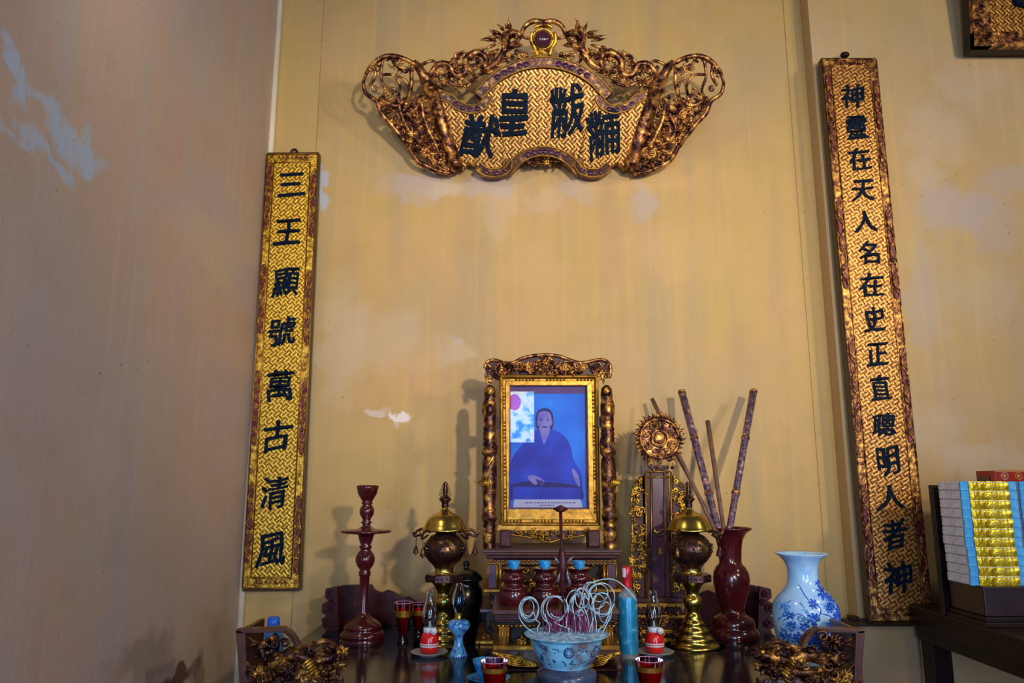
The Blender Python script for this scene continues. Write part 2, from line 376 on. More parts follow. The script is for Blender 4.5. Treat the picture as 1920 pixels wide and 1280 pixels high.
def leaf(mb, x, y, a, l, Y, w=2.5, mi=0, bend=0.5, lift=0.4):
    pts = []; rad = []; n = 8; k = S(y, Y); cx, cy = x, y
    for i in range(n):
        t = i / (n-1)
        pts.append(P(cx, cy, Y - k * l * lift * math.sin(PI * t * 0.8))); rad.append(k * w * (0.25 + 1.1 * math.sin(PI * min(1, t * 1.15 + 0.06)) ** 0.8) * (1 - t * 0.55) + k * 0.15)
        aa = a + bend * t; cx += math.cos(aa) * l / n; cy += math.sin(aa) * l / n
    mb.tube(pts, rad, 6, mi)
def fill(mb, poly, n, Y, rnd, size=(5, 11), w=(1.6, 2.8), mi=(0,), leaves=0.45, jy=0.006):
    xs = [p[0] for p in poly]; ys = [p[1] for p in poly]; c = 0; guard = 0
    while c < n and guard < n * 60:
        guard += 1
        x = rnd.uniform(min(xs), max(xs)); y = rnd.uniform(min(ys), max(ys))
        if not inside(poly, x, y): continue
        c += 1; s = rnd.uniform(*size); yy = Y + rnd.uniform(-jy, jy); m = rnd.choice(mi)
        if rnd.random() < leaves: leaf(mb, x, y, rnd.uniform(0, 2*PI), s * 1.8, yy, rnd.uniform(*w) * 1.1, m, rnd.uniform(-1.5, 1.5))
        else: scroll(mb, x, y, s, yy, rnd.choice((-1, 1)), rnd.uniform(0, 2*PI), rnd.uniform(*w), m, rnd.uniform(0.9, 1.6))

GLY = {}
def glyph(ch, bold=0.028, ext=0.06, seed=0):
    key = (ch, bold, ext)
    if key not in GLY:
        c = bpy.data.curves.new('character_curve', 'FONT'); c.body = ch; c.size = 1; c.offset = bold; c.extrude = ext; c.resolution_u = 3
        o = bpy.data.objects.new('character_curve', c); COL.objects.link(o)
        bpy.context.view_layer.update()
        me = bpy.data.meshes.new_from_object(o.evaluated_get(bpy.context.evaluated_depsgraph_get()))
        vs = [tuple(v.co) for v in me.vertices]; fs = [tuple(p.vertices) for p in me.polygons]
        bpy.data.objects.remove(o); bpy.data.curves.remove(c); bpy.data.meshes.remove(me)
        x0, x1 = min(v[0] for v in vs), max(v[0] for v in vs); y0, y1 = min(v[1] for v in vs), max(v[1] for v in vs)
        GLY[key] = ([((v[0]-(x0+x1)/2)/(x1-x0), (v[1]-(y0+y1)/2)/(y1-y0), v[2]) for v in vs], fs)
    return GLY[key]
def put_char(mb, ch, px, py, wpx, hpx, Y, thick=0.004, rot=0.0, mi=0, skew=0.0, bold=0.018, seed=1):
    vs, fs = glyph(ch, 0.0)
    k = S(py, Y); c = P(px, py, Y)
    for q in range(7):                    # overlapping strokes swell the thin type into brush strokes
        dx, dy = (0, 0) if q == 6 else (bold * math.cos(q * PI / 3 + .3), bold * math.sin(q * PI / 3 + .3) * .75)
        out = []
        for x, y, z in vs:
            xx = (x * (1 - 1.6 * bold) + dx) + 0.03 * math.sin(y * 7 + seed) + skew * y; yy = (y * (1 - 1.6 * bold) + dy) + 0.03 * math.sin(x * 6 + seed * 1.7) + 0.10 * x
            X = xx * wpx * k; Z = yy * hpx * k
            dz = X * math.sin(rot) + Z * math.cos(rot)
            out.append((c.x + X * math.cos(rot) - Z * math.sin(rot), c.y - LEAN[0] * dz - z / 0.06 * thick - q * 0.00012, c.z + X * math.sin(rot) + Z * math.cos(rot)))
        mb.add(out, fs, mi, False)

TZ = 0.95     # table top height
WY = 3.0      # back wall
# ------------------------------------------------------------------ the room
def struct(mb, name, m, bevel=0):
    o = mb.build(name, m, None, bevel, origin=(0, 0, 0)); o['kind'] = 'structure'; return o
LX = -1.038
def LW(px, py):
    u = (px - 960) / F; v = (640 - py) / F; t = LX / u
    return t * (CP - v * SP), CZ + t * (SP + v * CP), t / F
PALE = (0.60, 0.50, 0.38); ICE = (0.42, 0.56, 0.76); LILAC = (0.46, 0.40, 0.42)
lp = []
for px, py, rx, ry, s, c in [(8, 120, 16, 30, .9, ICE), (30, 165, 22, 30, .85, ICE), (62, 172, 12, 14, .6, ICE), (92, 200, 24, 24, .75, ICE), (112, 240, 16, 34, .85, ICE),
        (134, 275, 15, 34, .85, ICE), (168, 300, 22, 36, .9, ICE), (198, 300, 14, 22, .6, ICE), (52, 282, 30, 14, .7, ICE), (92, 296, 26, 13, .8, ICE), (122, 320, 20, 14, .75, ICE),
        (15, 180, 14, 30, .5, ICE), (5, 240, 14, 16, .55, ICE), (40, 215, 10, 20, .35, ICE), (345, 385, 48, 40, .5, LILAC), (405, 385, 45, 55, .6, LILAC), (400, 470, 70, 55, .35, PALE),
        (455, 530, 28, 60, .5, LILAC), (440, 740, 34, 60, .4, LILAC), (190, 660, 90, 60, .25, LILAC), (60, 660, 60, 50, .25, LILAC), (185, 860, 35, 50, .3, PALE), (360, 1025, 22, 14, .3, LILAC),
        (160, 1060, 45, 26, .28, LILAC), (270, 1240, 55, 42, .5, (0.20, 0.17, 0.14)), (110, 1230, 30, 20, .3, LILAC), (325, 1282, 40, 24, .9, (0.07, 0.025, 0.02)), (440, 1130, 14, 60, .4, LILAC)]:  # the dark brown ellipse at the bottom paints a blurred shadow
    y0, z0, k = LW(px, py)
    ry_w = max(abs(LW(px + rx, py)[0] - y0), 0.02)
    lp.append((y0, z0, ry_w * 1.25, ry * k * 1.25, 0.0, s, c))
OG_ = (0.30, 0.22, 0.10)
bp_ = []
for px, py, rx, ry, s, c in [(775, 350, 60, 24, .55, LILAC), (840, 345, 40, 20, .5, PALE), (925, 350, 50, 26, .55, LILAC), (935, 400, 30, 60, .3, PALE), (1080, 352, 40, 22, .4, LILAC), (1205, 372, 22, 40, .5, LILAC),
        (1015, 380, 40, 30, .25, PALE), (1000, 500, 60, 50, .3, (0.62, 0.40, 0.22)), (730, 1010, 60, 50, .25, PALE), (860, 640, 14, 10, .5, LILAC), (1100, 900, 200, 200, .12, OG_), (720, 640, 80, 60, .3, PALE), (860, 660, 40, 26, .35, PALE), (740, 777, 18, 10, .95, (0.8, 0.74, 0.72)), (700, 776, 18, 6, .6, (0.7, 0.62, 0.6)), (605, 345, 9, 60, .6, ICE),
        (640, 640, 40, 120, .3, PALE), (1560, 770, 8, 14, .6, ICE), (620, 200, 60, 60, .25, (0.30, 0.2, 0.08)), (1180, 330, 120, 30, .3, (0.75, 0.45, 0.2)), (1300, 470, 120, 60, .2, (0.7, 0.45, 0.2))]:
    p = P(px, py, WY); k = S(py, WY); bp_.append((p.x, p.z, rx*k*1.25, ry*k*1.25, 0.0, s, c))
rp_ = []
for px, py, rx, ry, s, c in [(1790, 390, 70, 40, .5, LILAC), (1860, 420, 50, 60, .35, LILAC), (1740, 330, 30, 40, .35, PALE), (1890, 340, 50, 30, .4, LILAC), (1730, 560, 40, 100, .3, LILAC), (1850, 860, 90, 30, .4, PALE),
        (1760, 250, 60, 60, .3, PALE), (1820, 150, 60, 40, .3, PALE), (1740, 800, 60, 50, .35, PALE), (1850, 560, 70, 60, .2, PALE)]:
    p = P(px, py, 2.915); k = S(py, 2.915); rp_.append((p.x, p.z, rx*k*1.25, ry*k*1.25, 0.0, s, c))
OCH = (0.52, 0.355, 0.12); OW = (0.57, 0.355, 0.15); OG = (0.37, 0.29, 0.185)
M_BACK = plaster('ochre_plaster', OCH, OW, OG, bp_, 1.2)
M_LEFT = plaster('cool_lit_plaster_side', (0.52, 0.415, 0.35), (0.54, 0.38, 0.30), (0.45, 0.42, 0.43), lp, 1.5, axis='Y')  # cool light on this wall is put into its greyer base colour
M_RIGHT = plaster('ochre_plaster_pier', (0.56, 0.39, 0.16), OW, (0.44, 0.35, 0.24), rp_, 1.1)
M_TRIM = plaster('ochre_plaster_plain', OCH, OCH, OG, [], 0.6)
M_PALE = mat('pale_limewash_corner', (0.80, 0.72, 0.55), 0.6, var=0.12, vscale=6)
def wallb(name, a, b, m):
    mb = MB(); mb.box(a, b); return struct(mb, name, m)
XR = P(1527, 130, 2.915).x - 0.005
wallb('wall_back', (LX - 0.1, WY, 0), (XR + 0.05, WY + 0.12, 4.2), M_BACK)
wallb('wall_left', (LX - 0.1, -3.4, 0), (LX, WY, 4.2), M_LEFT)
wallb('wall_right', (XR, 2.915, 0), (4.0, WY + 0.12, 4.2), M_RIGHT)
mb = MB(); mb.box((LX - 0.1, -3.4, -0.1), (4.0, WY + 0.1, 0)); struct(mb, 'floor', mat('clay_tile_floor', (0.16, 0.06, 0.035), 0.5, var=0.3, vscale=4))
# thin raised plaster strips in the corner and beside the pier, and the pale corner seam
mb = MB(); mb.box((LX, WY - 0.012, 0), (P(600, 150, WY).x, WY, 4.2)); struct(mb, 'trim_1', M_TRIM, 0.002)
mb = MB(); mb.box((P(1476, 120, WY).x, WY - 0.004, 0), (P(1511, 120, WY).x, WY, 4.2)); struct(mb, 'trim_2', M_TRIM, 0.002)
mb = MB(); mb.tube([(P(1517, 120, WY).x, WY - 0.004, 0), (P(1517, 120, WY).x, WY - 0.004, 4.2)], 0.012, 10); struct(mb, 'trim_3', M_TRIM)
mb = MB(); mb.tube([(LX + 0.008, WY - 0.02, 0), (LX + 0.008, WY - 0.02, 4.2)], 0.013, 10); struct(mb, 'trim_4', M_PALE)
mb = MB(); mb.pbox(1750, 1172, 1781, 1700, 2.90, 0.015); struct(mb, 'trim_5', M_PALE, 0.003)
mb = MB(); mb.pbox(1748, 1148, 1800, 1158, 2.895, 0.02); struct(mb, 'trim_6', mat('grey_slate_edge', (0.05, 0.045, 0.05), 0.5), 0.002)
# the far side of the hall behind the camera, with its doorway slit that the picture glass reflects
M_REAR = mat('dim_ochre_wall', (0.25, 0.16, 0.08), 0.7)
OX0, OX1, OZ0, OZ1 = -0.02, 0.26, CZ + 0.46, CZ + 1.06
mb = MB(); mb.box((LX - .1, -3.5, 0), (OX0, -3.4, 4.2)); mb.box((OX1, -3.5, 0), (4.0, -3.4, 4.2)); mb.box((OX0, -3.5, 0), (OX1, -3.4, OZ0)); mb.box((OX0, -3.5, OZ1), (OX1, -3.4, 4.2)); struct(mb, 'wall_front', M_REAR)
def daylight():
    m, nt, b = nodes('daylit_garden_pane')
    tc = nt.nodes.new('ShaderNodeTexCoord'); n = nt.nodes.new('ShaderNodeTexNoise'); n.inputs['Scale'].default_value = 12; n.inputs['Detail'].default_value = 4
    r = ramp(nt, [(0.36, (0.02, 0.25, 0.45)), (0.47, (0.35, 0.75, 1.0)), (0.56, (0.9, 0.95, 1.0)), (0.66, (0.55, 0.85, 0.35))])
    nt.links.new(tc.outputs['Object'], n.inputs['Vector']); nt.links.new(n.outputs['Fac'], r.inputs['Fac'])
    nt.links.new(r.outputs['Color'], b.inputs['Emission Color']); b.inputs['Emission Strength'].default_value = 9
    return m
mb = MB(); mb.box((OX0, -3.47, OZ0), (OX1, -3.46, OZ1)); struct(mb, 'window_1', daylight())
mb = MB(); mb.ball((.03, -3.42, CZ + .93), .075, sc=(1, .4, 1.3)); o = tag(mb.build('red_glow_blob', mat('glowing_red_blob', (.5, .01, .04), .5)), 'small glowing red blob added in the bright opening that the portrait glass reflects', 'glowing blob')  # added glowing shape that makes the red spot in the glass
lm = o.data.materials[0].node_tree.nodes['Principled BSDF']; lm.inputs['Emission Color'].default_value = (1, .01, .06, 1); lm.inputs['Emission Strength'].default_value = 5

# ------------------------------------------------------------------ carved fan plaque
SY = 2.93
LEAN[:] = [0.5, 0.0]; LEAN[1] = CZ + 1.29     # the plaque hangs leaning out from its foot
sign = thing('carved_plaque', P(1019, 215, SY + 0.05), 'fan-shaped gilded carved plaque with four large blue-black characters high on the ochre wall', 'plaque')
def mir(px): return 2038 - px
FAN = fret('gilt_fret_ground', (0.70, 0.36, 0.07), (0.38, 0.16, 0.025), (0.08, 0.025, 0.007), 0.026, 4, grain=.64)
BAND = mottled('copper_lacquer_band', [(0.4, (0.05, 0.016, 0.010)), (0.55, (0.12, 0.045, 0.018)), (0.68, (0.42, 0.22, 0.05))], 60, 0.35, 0.5, 0.3, 80)
def arc(cx, cy, r, x0, x1, n=22, up=-1):
    return [(x0 + (x1-x0)*i/n, cy + up * math.sqrt(max(0, r*r - (x0 + (x1-x0)*i/n - cx)**2))) for i in range(n+1)]
mb = MB()
top = arc(1019, 265, 152, 898, 1140); bot = arc(1019, 362, 86, 955, 1083)
mb.pprism(top + [(1108, 240), (1085, 303)] + bot[::-1] + [(953, 303), (930, 240)], SY, 0.022)
mb.build('centre_panel', FAN, sign, 0.001)
for px in (880, 1158):
    mb = MB(); c = P(px, 205, SY + 0.02); mb.box((c.x - .015, c.y, c.z - .015), (c.x + .015, WY, c.z + .015)); mb.build('mounting_block', DARKWOOD, sign)
def strip(mb, pts, wpx, Y, depth, mi=0, k=4):
    q = spline(pts, k); L = []; Rr = []
    for i in range(len(q)):
        a = q[max(i-1, 0)]; b = q[min(i+1, len(q)-1)]; dx, dy = b[0]-a[0], b[1]-a[1]; l = math.hypot(dx, dy) or 1
        L.append((q[i][0] - dy/l*wpx/2, q[i][1] + dx/l*wpx/2)); Rr.append((q[i][0] + dy/l*wpx/2, q[i][1] - dx/l*wpx/2))
    for i in range(len(q)-1):
        pts4 = [L[i], L[i+1], Rr[i+1], Rr[i]]
        mb.pprism(pts4, Y, depth, mi)
def band(path, wpx, name, spots):
    mb = MB()
    strip(mb, path, wpx, SY - 0.014, 0.03)
    q = spline(path, 6)
    for off in (-wpx/2, wpx/2):
        L = []
        for i in range(len(q)):
            a = q[max(i-1, 0)]; b = q[min(i+1, len(q)-1)]; dx, dy = b[0]-a[0], b[1]-a[1]; l = math.hypot(dx, dy) or 1
            L.append((q[i][0] - dy/l*off, q[i][1] + dx/l*off))
        mb.ptube(L, 1.6, SY - 0.015, 6, 1, smooth=0)
    for t in spots:
        i = int(t * (len(q)-1)); mb.pball(q[i][0], q[i][1], wpx * 0.33, SY - 0.014, 2, sc=(1.0, 0.4, 1.0))
    return mb.build(name, [BAND, GOLDRAIL, PURPLE], sign)
band(arc(1019, 265, 149, 897, 1141, 10), 19, 'upper_border', [.16, .21, .26, .32, .37, .62, .67, .73, .79, .84])
band(arc(1019, 362, 79, 950, 1088, 8), 17, 'lower_border', [.3, .38, .46, .54, .62, .7])
for side in (0, 1):
    f = (lambda x: x) if side == 0 else mir
    mb = MB()
    mb.pprism([(f(x), y) for x, y in [(821, 165), (838, 176), (856, 196), (880, 202), (905, 196), (918, 178), (934, 232), (952, 292), (950, 322), (915, 324), (896, 312), (880, 304), (866, 318)]], SY - 0.008, 0.028)
    mb.ptube([(f(919), 178), (f(936), 236), (f(953), 296)], 1.6, SY - 0.009, 6)
    mb.build('side_panel', FAN, sign, 0.001)
    band([(f(x), y) for x, y in [(824, 178), (842, 184), (860, 198), (885, 205), (905, 198), (916, 180)]], 15, 'upper_border', [.35, .47, .59, .71])
    band([(f(x), y) for x, y in [(952, 298), (951, 314), (935, 323), (912, 322), (896, 311)]], 15, 'lower_border', [.35, .55, .75])
    # scroll roller with end caps
    mb = MB(); a = (f(803), 152); b = (f(858), 320)
    def on(t): return (a[0] + (b[0]-a[0])*t, a[1] + (b[1]-a[1])*t)
    ts = [0, .02, .06, .07, .10, .11, .14, .15, .5, .88, .89, .93, .94, .98, 1.0]; rr = [10, 14, 14, 16, 16, 13.5, 13.5, 12.5, 13, 13, 15, 15, 13, 13, 9]
    mb.tube([P(*on(t), SY - 0.012) for t in ts], [r * S(230, SY) for r in rr], 18)
    for kk in range(7):
        q = on(0.3 + kk * 0.065); mb.pball(q[0] + (5 if side == 0 else -5), q[1], 4, SY - 0.034, 1, sc=(0.9, 0.5, 1.1))
    mb.ptube([(on(.25)[0], on(.25)[1]), (on(.8)[0], on(.8)[1])], 1.2, SY - 0.037, 5, 0)
    for t0 in (0.04, 0.09, 0.90, 0.96):
        pass
    mb.build('roller', [BRONZE, PURPLE], sign)
    # finial above the roller
    mb = MB(); mb.tube([P(f(806), 160, SY), P(f(799), 148, SY - .01), P(f(793), 140, SY - .012), P(f(784), 124, SY - .01), P(f(777), 114, SY)], [r * S(140, SY) for r in (9, 13, 9, 8, 3)], 12)
    mb.build('finial', BRONZE, sign)
    # openwork wing
    rnd = random.Random(11 + side); mb = MB()
    for pts, wd in [([(681, 156), (689, 133), (708, 113), (727, 105), (748, 107), (768, 115), (782, 124)], (2.5, 5, 4.5, 4)),
                    ([(681, 154), (686, 175), (706, 190), (714, 211), (732, 231), (755, 260), (765, 275)], (3, 5, 5, 4.5)),
                    ([(765, 272), (774, 290), (786, 304), (806, 314), (822, 321), (850, 326)], (4, 5, 5, 4)),
                    ([(719, 108), (714, 142), (722, 168), (716, 186)], 2.8), ([(716, 140), (737, 141), (750, 159), (748, 178)], 2.6),
                    ([(742, 140), (762, 153), (766, 176), (756, 192)], 2.6), ([(771, 128), (771, 160), (762, 195)], 4), ([(733, 106), (742, 122), (766, 130), (775, 124)], 3),
                    ([(756, 208), (770, 212), (786, 198), (796, 204)], 3), ([(728, 196), (758, 206), (776, 228), (788, 214)], 3), ([(700, 122), (704, 140), (694, 160)], 3.2),
                    ([(760, 186), (746, 198), (728, 194), (712, 184)], 5), ([(790, 190), (796, 226), (812, 262), (830, 300)], 4),
                    ([(768, 280), (790, 284), (806, 278), (822, 286)], 3.2), ([(786, 206), (772, 240), (780, 262), (800, 274)], 4),
                    ([(745, 178), (752, 214), (770, 250), (792, 270)], 4)]:
        mb.ptube([(f(x), y) for x, y in pts], wd, SY + rnd.uniform(-0.01, 0.006), 7, 0, dy=-0.012)
    for px, py, r in [(729, 180, 9), (744, 184, 8), (736, 172, 7), (697, 128, 7), (703, 166, 6), (777, 258, 10), (789, 246, 7), (768, 262, 8), (760, 130, 7)]:
        scroll(mb, f(px), py, r, SY - 0.012, rnd.choice((-1, 1)), rnd.uniform(0, 6), 3.0, 0)
    PW = [(f(x), y) for x, y in [(708, 192), (764, 192), (792, 178), (812, 232), (842, 318), (800, 308), (770, 272), (728, 222)]]
    fill(mb, PW, 190, SY - 0.006, rnd, (5, 11), (2.2, 3.8), leaves=0.5)
    fill(mb, [(f(x), y) for x, y in [(690, 132), (727, 104), (775, 112), (790, 130), (760, 142), (722, 118), (700, 140), (690, 172)]], 26, SY - 0.004, rnd, (4, 8), (1.4, 2.2), leaves=0.6)
    mb.build('openwork_wing', BRONZE, sign)
    # dragon body and clouds along the top
    mb = MB()
    mb.ptube([(f(x), y) for x, y in [(800, 152), (820, 122), (842, 122), (852, 140), (872, 138), (874, 112), (896, 98), (912, 112), (904, 136)]], (4, 6, 6, 6.5, 7, 7, 6, 5), SY - 0.008, 9, 0)
    mb.ptube([(f(x), y) for x, y in [(790, 122), (810, 114), (828, 124), (846, 116), (856, 106), (872, 96)]], (3.5, 3, 3, 3), SY, 6, 0)
    mb.ptube([(f(x), y) for x, y in [(906, 132), (926, 122), (940, 106), (948, 92), (966, 84)]], (6, 7, 7, 7, 5), SY - 0.01, 9, 0)
    mb.ptube([(f(x), y) for x, y in [(820, 166), (836, 152), (856, 160), (880, 158), (896, 142), (916, 134)]], 3, SY, 6, 0)
    mb.ptube([(f(x), y) for x, y in [(948, 112), (962, 122), (976, 108), (990, 104)]], 3, SY, 6, 0)
    TP = [(f(x), y) for x, y in [(806, 128), (845, 118), (862, 100), (905, 92), (940, 102), (985, 92), (986, 106), (940, 118), (905, 142), (880, 160), (830, 162), (812, 152)]]
    fill(mb, TP, 120, SY - 0.006, rnd, (4, 9), (2.0, 3.2), leaves=0.45)
    mb.build('cloud_scrollwork', BRONZE, sign)
    mb = MB()
    for (x, y, a, l) in [(925, 76, 3.35, 30), (930, 84, 2.9, 34), (935, 92, 2.55, 30), (940, 66, 3.7, 30), (945, 58, 4.1, 22), (952, 54, 4.9, 24), (958, 56, 4.5, 22), (962, 78, 0.2, 20), (966, 86, 0.0, 20), (936, 70, 3.2, 40), (948, 96, 2.2, 26), (930, 66, 3.9, 18)]:
        leaf(mb, f(x), y, a if side == 0 else PI - a, l, SY - 0.012, 3.0, 0, rnd.uniform(-.5, .5) if side == 0 else rnd.uniform(-.5, .5))
    mb.ptube([(f(950), 92), (f(948), 72), (f(962), 62), (f(978), 66)], (7, 10, 8, 4), SY - 0.012, 9)
    mb.ptube([(f(955), 84), (f(970), 82), (f(980), 86)], (5, 4, 2), SY - 0.012, 8)
    mb.pball(f(958), 62, 3, SY - 0.035, 1); mb.pball(f(950), 70, 6, SY - 0.028, 0)
    fill(mb, [(f(x), y) for x, y in [(925, 66), (950, 48), (975, 62), (970, 96), (932, 98)]], 22, SY - 0.022, rnd, (3, 6), (1.4, 2.2), leaves=0.5)
    mb.build('dragon_head', [BRONZE, GOLD], sign)
    mb = MB()
    mb.ptube([(f(x), y) for x, y in [(1019, 42), (1000, 40), (984, 50), (976, 68), (968, 80)]], (5, 5, 4, 3.5), SY, 8, 0)
    mb.ptube([(f(x), y) for x, y in [(974, 66), (990, 72), (1000, 66)]], 3, SY, 6)
    mb.ptube([(f(x), y) for x, y in [(998, 60), (996, 76), (1004, 92), (1008, 104)]], (3, 4, 4, 5), SY - 0.004, 8, 1)
    mb.ptube([(f(x), y) for x, y in [(1002, 52), (1010, 48), (1019, 47)]], (3, 4, 4), SY - 0.006, 8, 1)
    mb.build('cloud_arch', [BRONZE, GOLD], sign)
mb = MB(); mb.pball(1018, 73, 17, SY - 0.01, 0, sc=(1, 0.8, 1)); mb.build('pearl', mat('dark_purple_pearl', (0.06, 0.012, 0.03), 0.18, coat=0.8), sign)
mb = MB(); mb.tube([P(1018 + 19*math.cos(a), 73 + 19*math.sin(a), SY) for a in [i*2*PI/28 for i in range(29)]], 3*S(73, SY), 8); fill(mb, [(1000, 92), (1038, 92), (1040, 106), (998, 106)], 16, SY - .004, random.Random(3), (3, 6), (1.6, 2.2)); mb.build('pearl_mount', GOLD, sign)
mb = MB(); rnd = random.Random(5)
fill(mb, [(962, 296), (985, 288), (1053, 288), (1076, 296), (1082, 308), (956, 308)], 46, SY + 0.006, rnd, (4, 8), (1.6, 2.4), leaves=0.6)
mb.ptube([(956, 308), (990, 303), (1019, 307), (1048, 303), (1084, 308)], 3.2, SY + 0.008, 6)
mb.build('flower_carving', DARKGILT, sign)
for ch, x, y, wd, ht, rot, sk in [('猷', 898, 256, 66, 72, -0.22, 0.05), ('皇', 963, 212, 62, 78, -0.05, 0.10), ('黻', 1064, 208, 64, 82, 0.02, 0.0), ('黼', 1132, 250, 62, 76, 0.14, 0.0)]:
    mb = MB(); put_char(mb, ch, x, y, wd, ht, SY - (0.011 if x in (898, 1132) else 0.003), 0.005, rot, 0, sk, 0.03 if ch in '猷皇' else 0.018, seed=x)
    mb.build('character', INK, sign)

LEAN[:] = [0.0, 0.0]
# ------------------------------------------------------------------ couplet boards
def couplet(name, c0, c1, halfw, Y, chars, label, field, seed, mats, hook):
    """c0, c1 pixel centres of the top and bottom edges; built upright at X from c1..c0"""
    top = P(c0[0], c0[1], Y); bt = P(c1[0], c1[1], Y)
    root = thing(name, (bt.x, Y + 0.02, bt.z), label, 'couplet board', 'couplet boards')
    hw = halfw; ax = (top - bt); ln = ax.length; ax.normalize(); sd = Vector((ax.z, 0, -ax.x))
    def W(a, b, y=0): # a across (-1..1), b along in metres from the bottom
        return bt + sd * a * hw + ax * b + Vector((0, y, 0))
    def quad(mb, a0, a1, b0, b1, y0, y1, mi=0):
        vs = [W(a0, b0, y0), W(a1, b0, y0), W(a1, b0, y1), W(a0, b0, y1), W(a0, b1, y0), W(a1, b1, y0), W(a1, b1, y1), W(a0, b1, y1)]
        mb.add(vs, [(0,3,2,1),(4,5,6,7),(0,1,5,4),(1,2,6,5),(2,3,7,6),(3,0,4,7)], mi, False)
    e = 0.30
    mb = MB(); quad(mb, -1, 1, 0, ln, 0, 0.035); mb.build('board', mats[3], root, 0.003)
    mb = MB(); quad(mb, -1 + e, 1 - e, 0.05, ln - 0.05, -0.006, 0); mb.build('field', field, root)
    mb = MB()
    for sgn in (-1, 1): quad(mb, min(sgn*.955, sgn*(1-e)), max(sgn*.955, sgn*(1-e)), 0.05, ln - 0.05, -0.004, 0)
    quad(mb, -0.955, 0.955, 0.012, 0.05, -0.004, 0); quad(mb, -0.955, 0.955, ln - 0.05, ln - 0.012, -0.004, 0)
    mb.build('border', mats[0], root)
    mb = MB()
    for a in (-0.975, -1 + e, 1 - e, 0.975):
        mb.tube([W(a, 0.012 if abs(a) > .9 else 0.05, -0.007), W(a, ln - (0.012 if abs(a) > .9 else 0.05), -0.007)], 0.0026, 6)
    for b, aa in ((0.012, .975), (0.05, 1 - e), (ln - 0.05, 1 - e), (ln - 0.012, .975)): mb.tube([W(-aa, b, -0.007), W(aa, b, -0.007)], 0.0026, 6)
    mb.build('moulding', mats[1], root)
    rnd = random.Random(seed); n = 4
    for sgn in (-1, 1):
        for i in range(n):
            ctr = ln * (i + 0.5) / n + (0.03 if sgn < 0 else -0.01); hl = ln / n * 0.33
            red = (seed == 21 and sgn < 0 and i == 1)
            mb = MB(); am = sgn * (1 - e / 2); wa = e * 0.30
            k = 1 if red else 5
            for j in range(k):
                b0 = ctr - hl + 2*hl*j/k; b1 = b0 + 2*hl/k - (0 if red else 0.004)
                pts = []
                m_ = 20
                for q in range(m_):
                    an = 2*PI*q/m_; ca, sa = math.cos(an), math.sin(an)
                    pw = 0.35 if red else 0.6
                    pts.append((am + wa * math.copysign(abs(ca)**pw, ca), (b0+b1)/2 + (b1-b0)/2 * math.copysign(abs(sa)**pw, sa) ))
                vs = [W(a, b, -0.011) for a, b in pts] + [W(a, b, -0.003) for a, b in pts]
                mb.add(vs, [tuple(range(m_)), tuple(range(2*m_-1, m_-1, -1))] + [((q+1) % m_, q, q+m_, (q+1) % m_+m_) for q in range(m_)], 0, False)
            if not red:
                for j in range(9):   # gilt tendrils over the red ground
                    b0 = ctr - hl + 2*hl*(j+.5)/9; pts = []
                    for q in range(7):
                        t = q/6; pts.append(W(am + wa * 0.9 * math.sin(t*PI*1.6 + j*2.1), b0 + (t-.5) * hl * 0.35, -0.012 - 0.003*math.sin(PI*t)))
                    mb.tube(pts, [0.0008, .0018, .0026, .003, .0026, .0018, .0008], 5, 1)
            o = mb.build('border_cartouche', [mats[2], mats[1]], root)
            if red:
                o['label'] = 'dark red strip with small gilt characters'
                mc = MB()
                cs = list('阮德明全家奉供')
                for j, ch in enumerate(cs):
                    c = W(am, ctr + hl - 2*hl*(j+.55)/len(cs), -0.0125); vs, fs = glyph(ch, 0.01)
                    mc.add([(c.x + x*0.019, c.y - z*0.01, c.z + y*0.024) for x, y, z in vs], fs, 0, False)
                mc.build('small_writing', mats[1], root)
    # carved end pieces top and bottom
    for b in (0.031, ln - 0.031):
        mb = MB()
        for j in range(7):
            a = -0.5 + j / 6; mb.tube([W(a - .07, b - .006, -.006), W(a, b + .008, -.012), W(a + .07, b - .006, -.006)], [.001, .005, .001], 6, j % 2)
        mb.build('end_carving', [mats[2], mats[1]], root)
    for ch, px, py, wd, ht in chars:
        mb = MB(); put_char(mb, ch, px, py, wd, ht, Y - 0.0075, 0.003, 0.0, 0, rnd.uniform(-0.05, 0.1), 0.022, seed=py)
        mb.build('character', INK, root)
    if hook:
        mb = MB(); c = W(0, ln + 0.006, 0.015); mb.tube([c + Vector((0.013*math.cos(a), 0, 0.013*math.sin(a))) for a in [i*2*PI/14 for i in range(15)]], 0.0045, 7)
        mb.build('hanging_ring', DARKWOOD, root)
    return root
GF = fret('gilt_diaper_ground', (1.0, 0.66, 0.08), (0.66, 0.38, 0.03), (0.22, 0.10, 0.008), 0.019, 3, grain=.6)
GB = mottled('gilt_border', [(0.38, (0.22, 0.10, 0.01)), (0.52, (0.60, 0.34, 0.03)), (0.66, (0.95, 0.62, 0.08))], 60, 0.34, 0.55, 0.8, 130)
EDGE = mat('black_gold_board_edge', (0.06, 0.035, 0.015), 0.4, 0.2)
kL = S(697, 2.95)
lc = [('三', 546, 345, 50, 46), ('王', 540, 434, 50, 50), ('顯', 537, 529, 50, 54), ('號', 529, 621, 50, 54), ('萬', 525, 722, 50, 58), ('古', 519, 817, 54, 58), ('清', 514, 923, 50, 60), ('風', 509, 1031, 56, 62)]
couplet('couplet_board', (549.5, 285), (508, 1108), 48.5 * S(285, 2.95) , 2.95, lc, 'narrow gilded couplet board with eight blue-black characters in the left corner', GF, 21, (GB, GOLDRAIL, CARTRED, EDGE), True)
CF = fret('copper_gilt_ground', (0.85, 0.42, 0.10), (0.44, 0.20, 0.045), (0.11, 0.04, 0.014), 0.020, 3, rot=30, grain=.66)
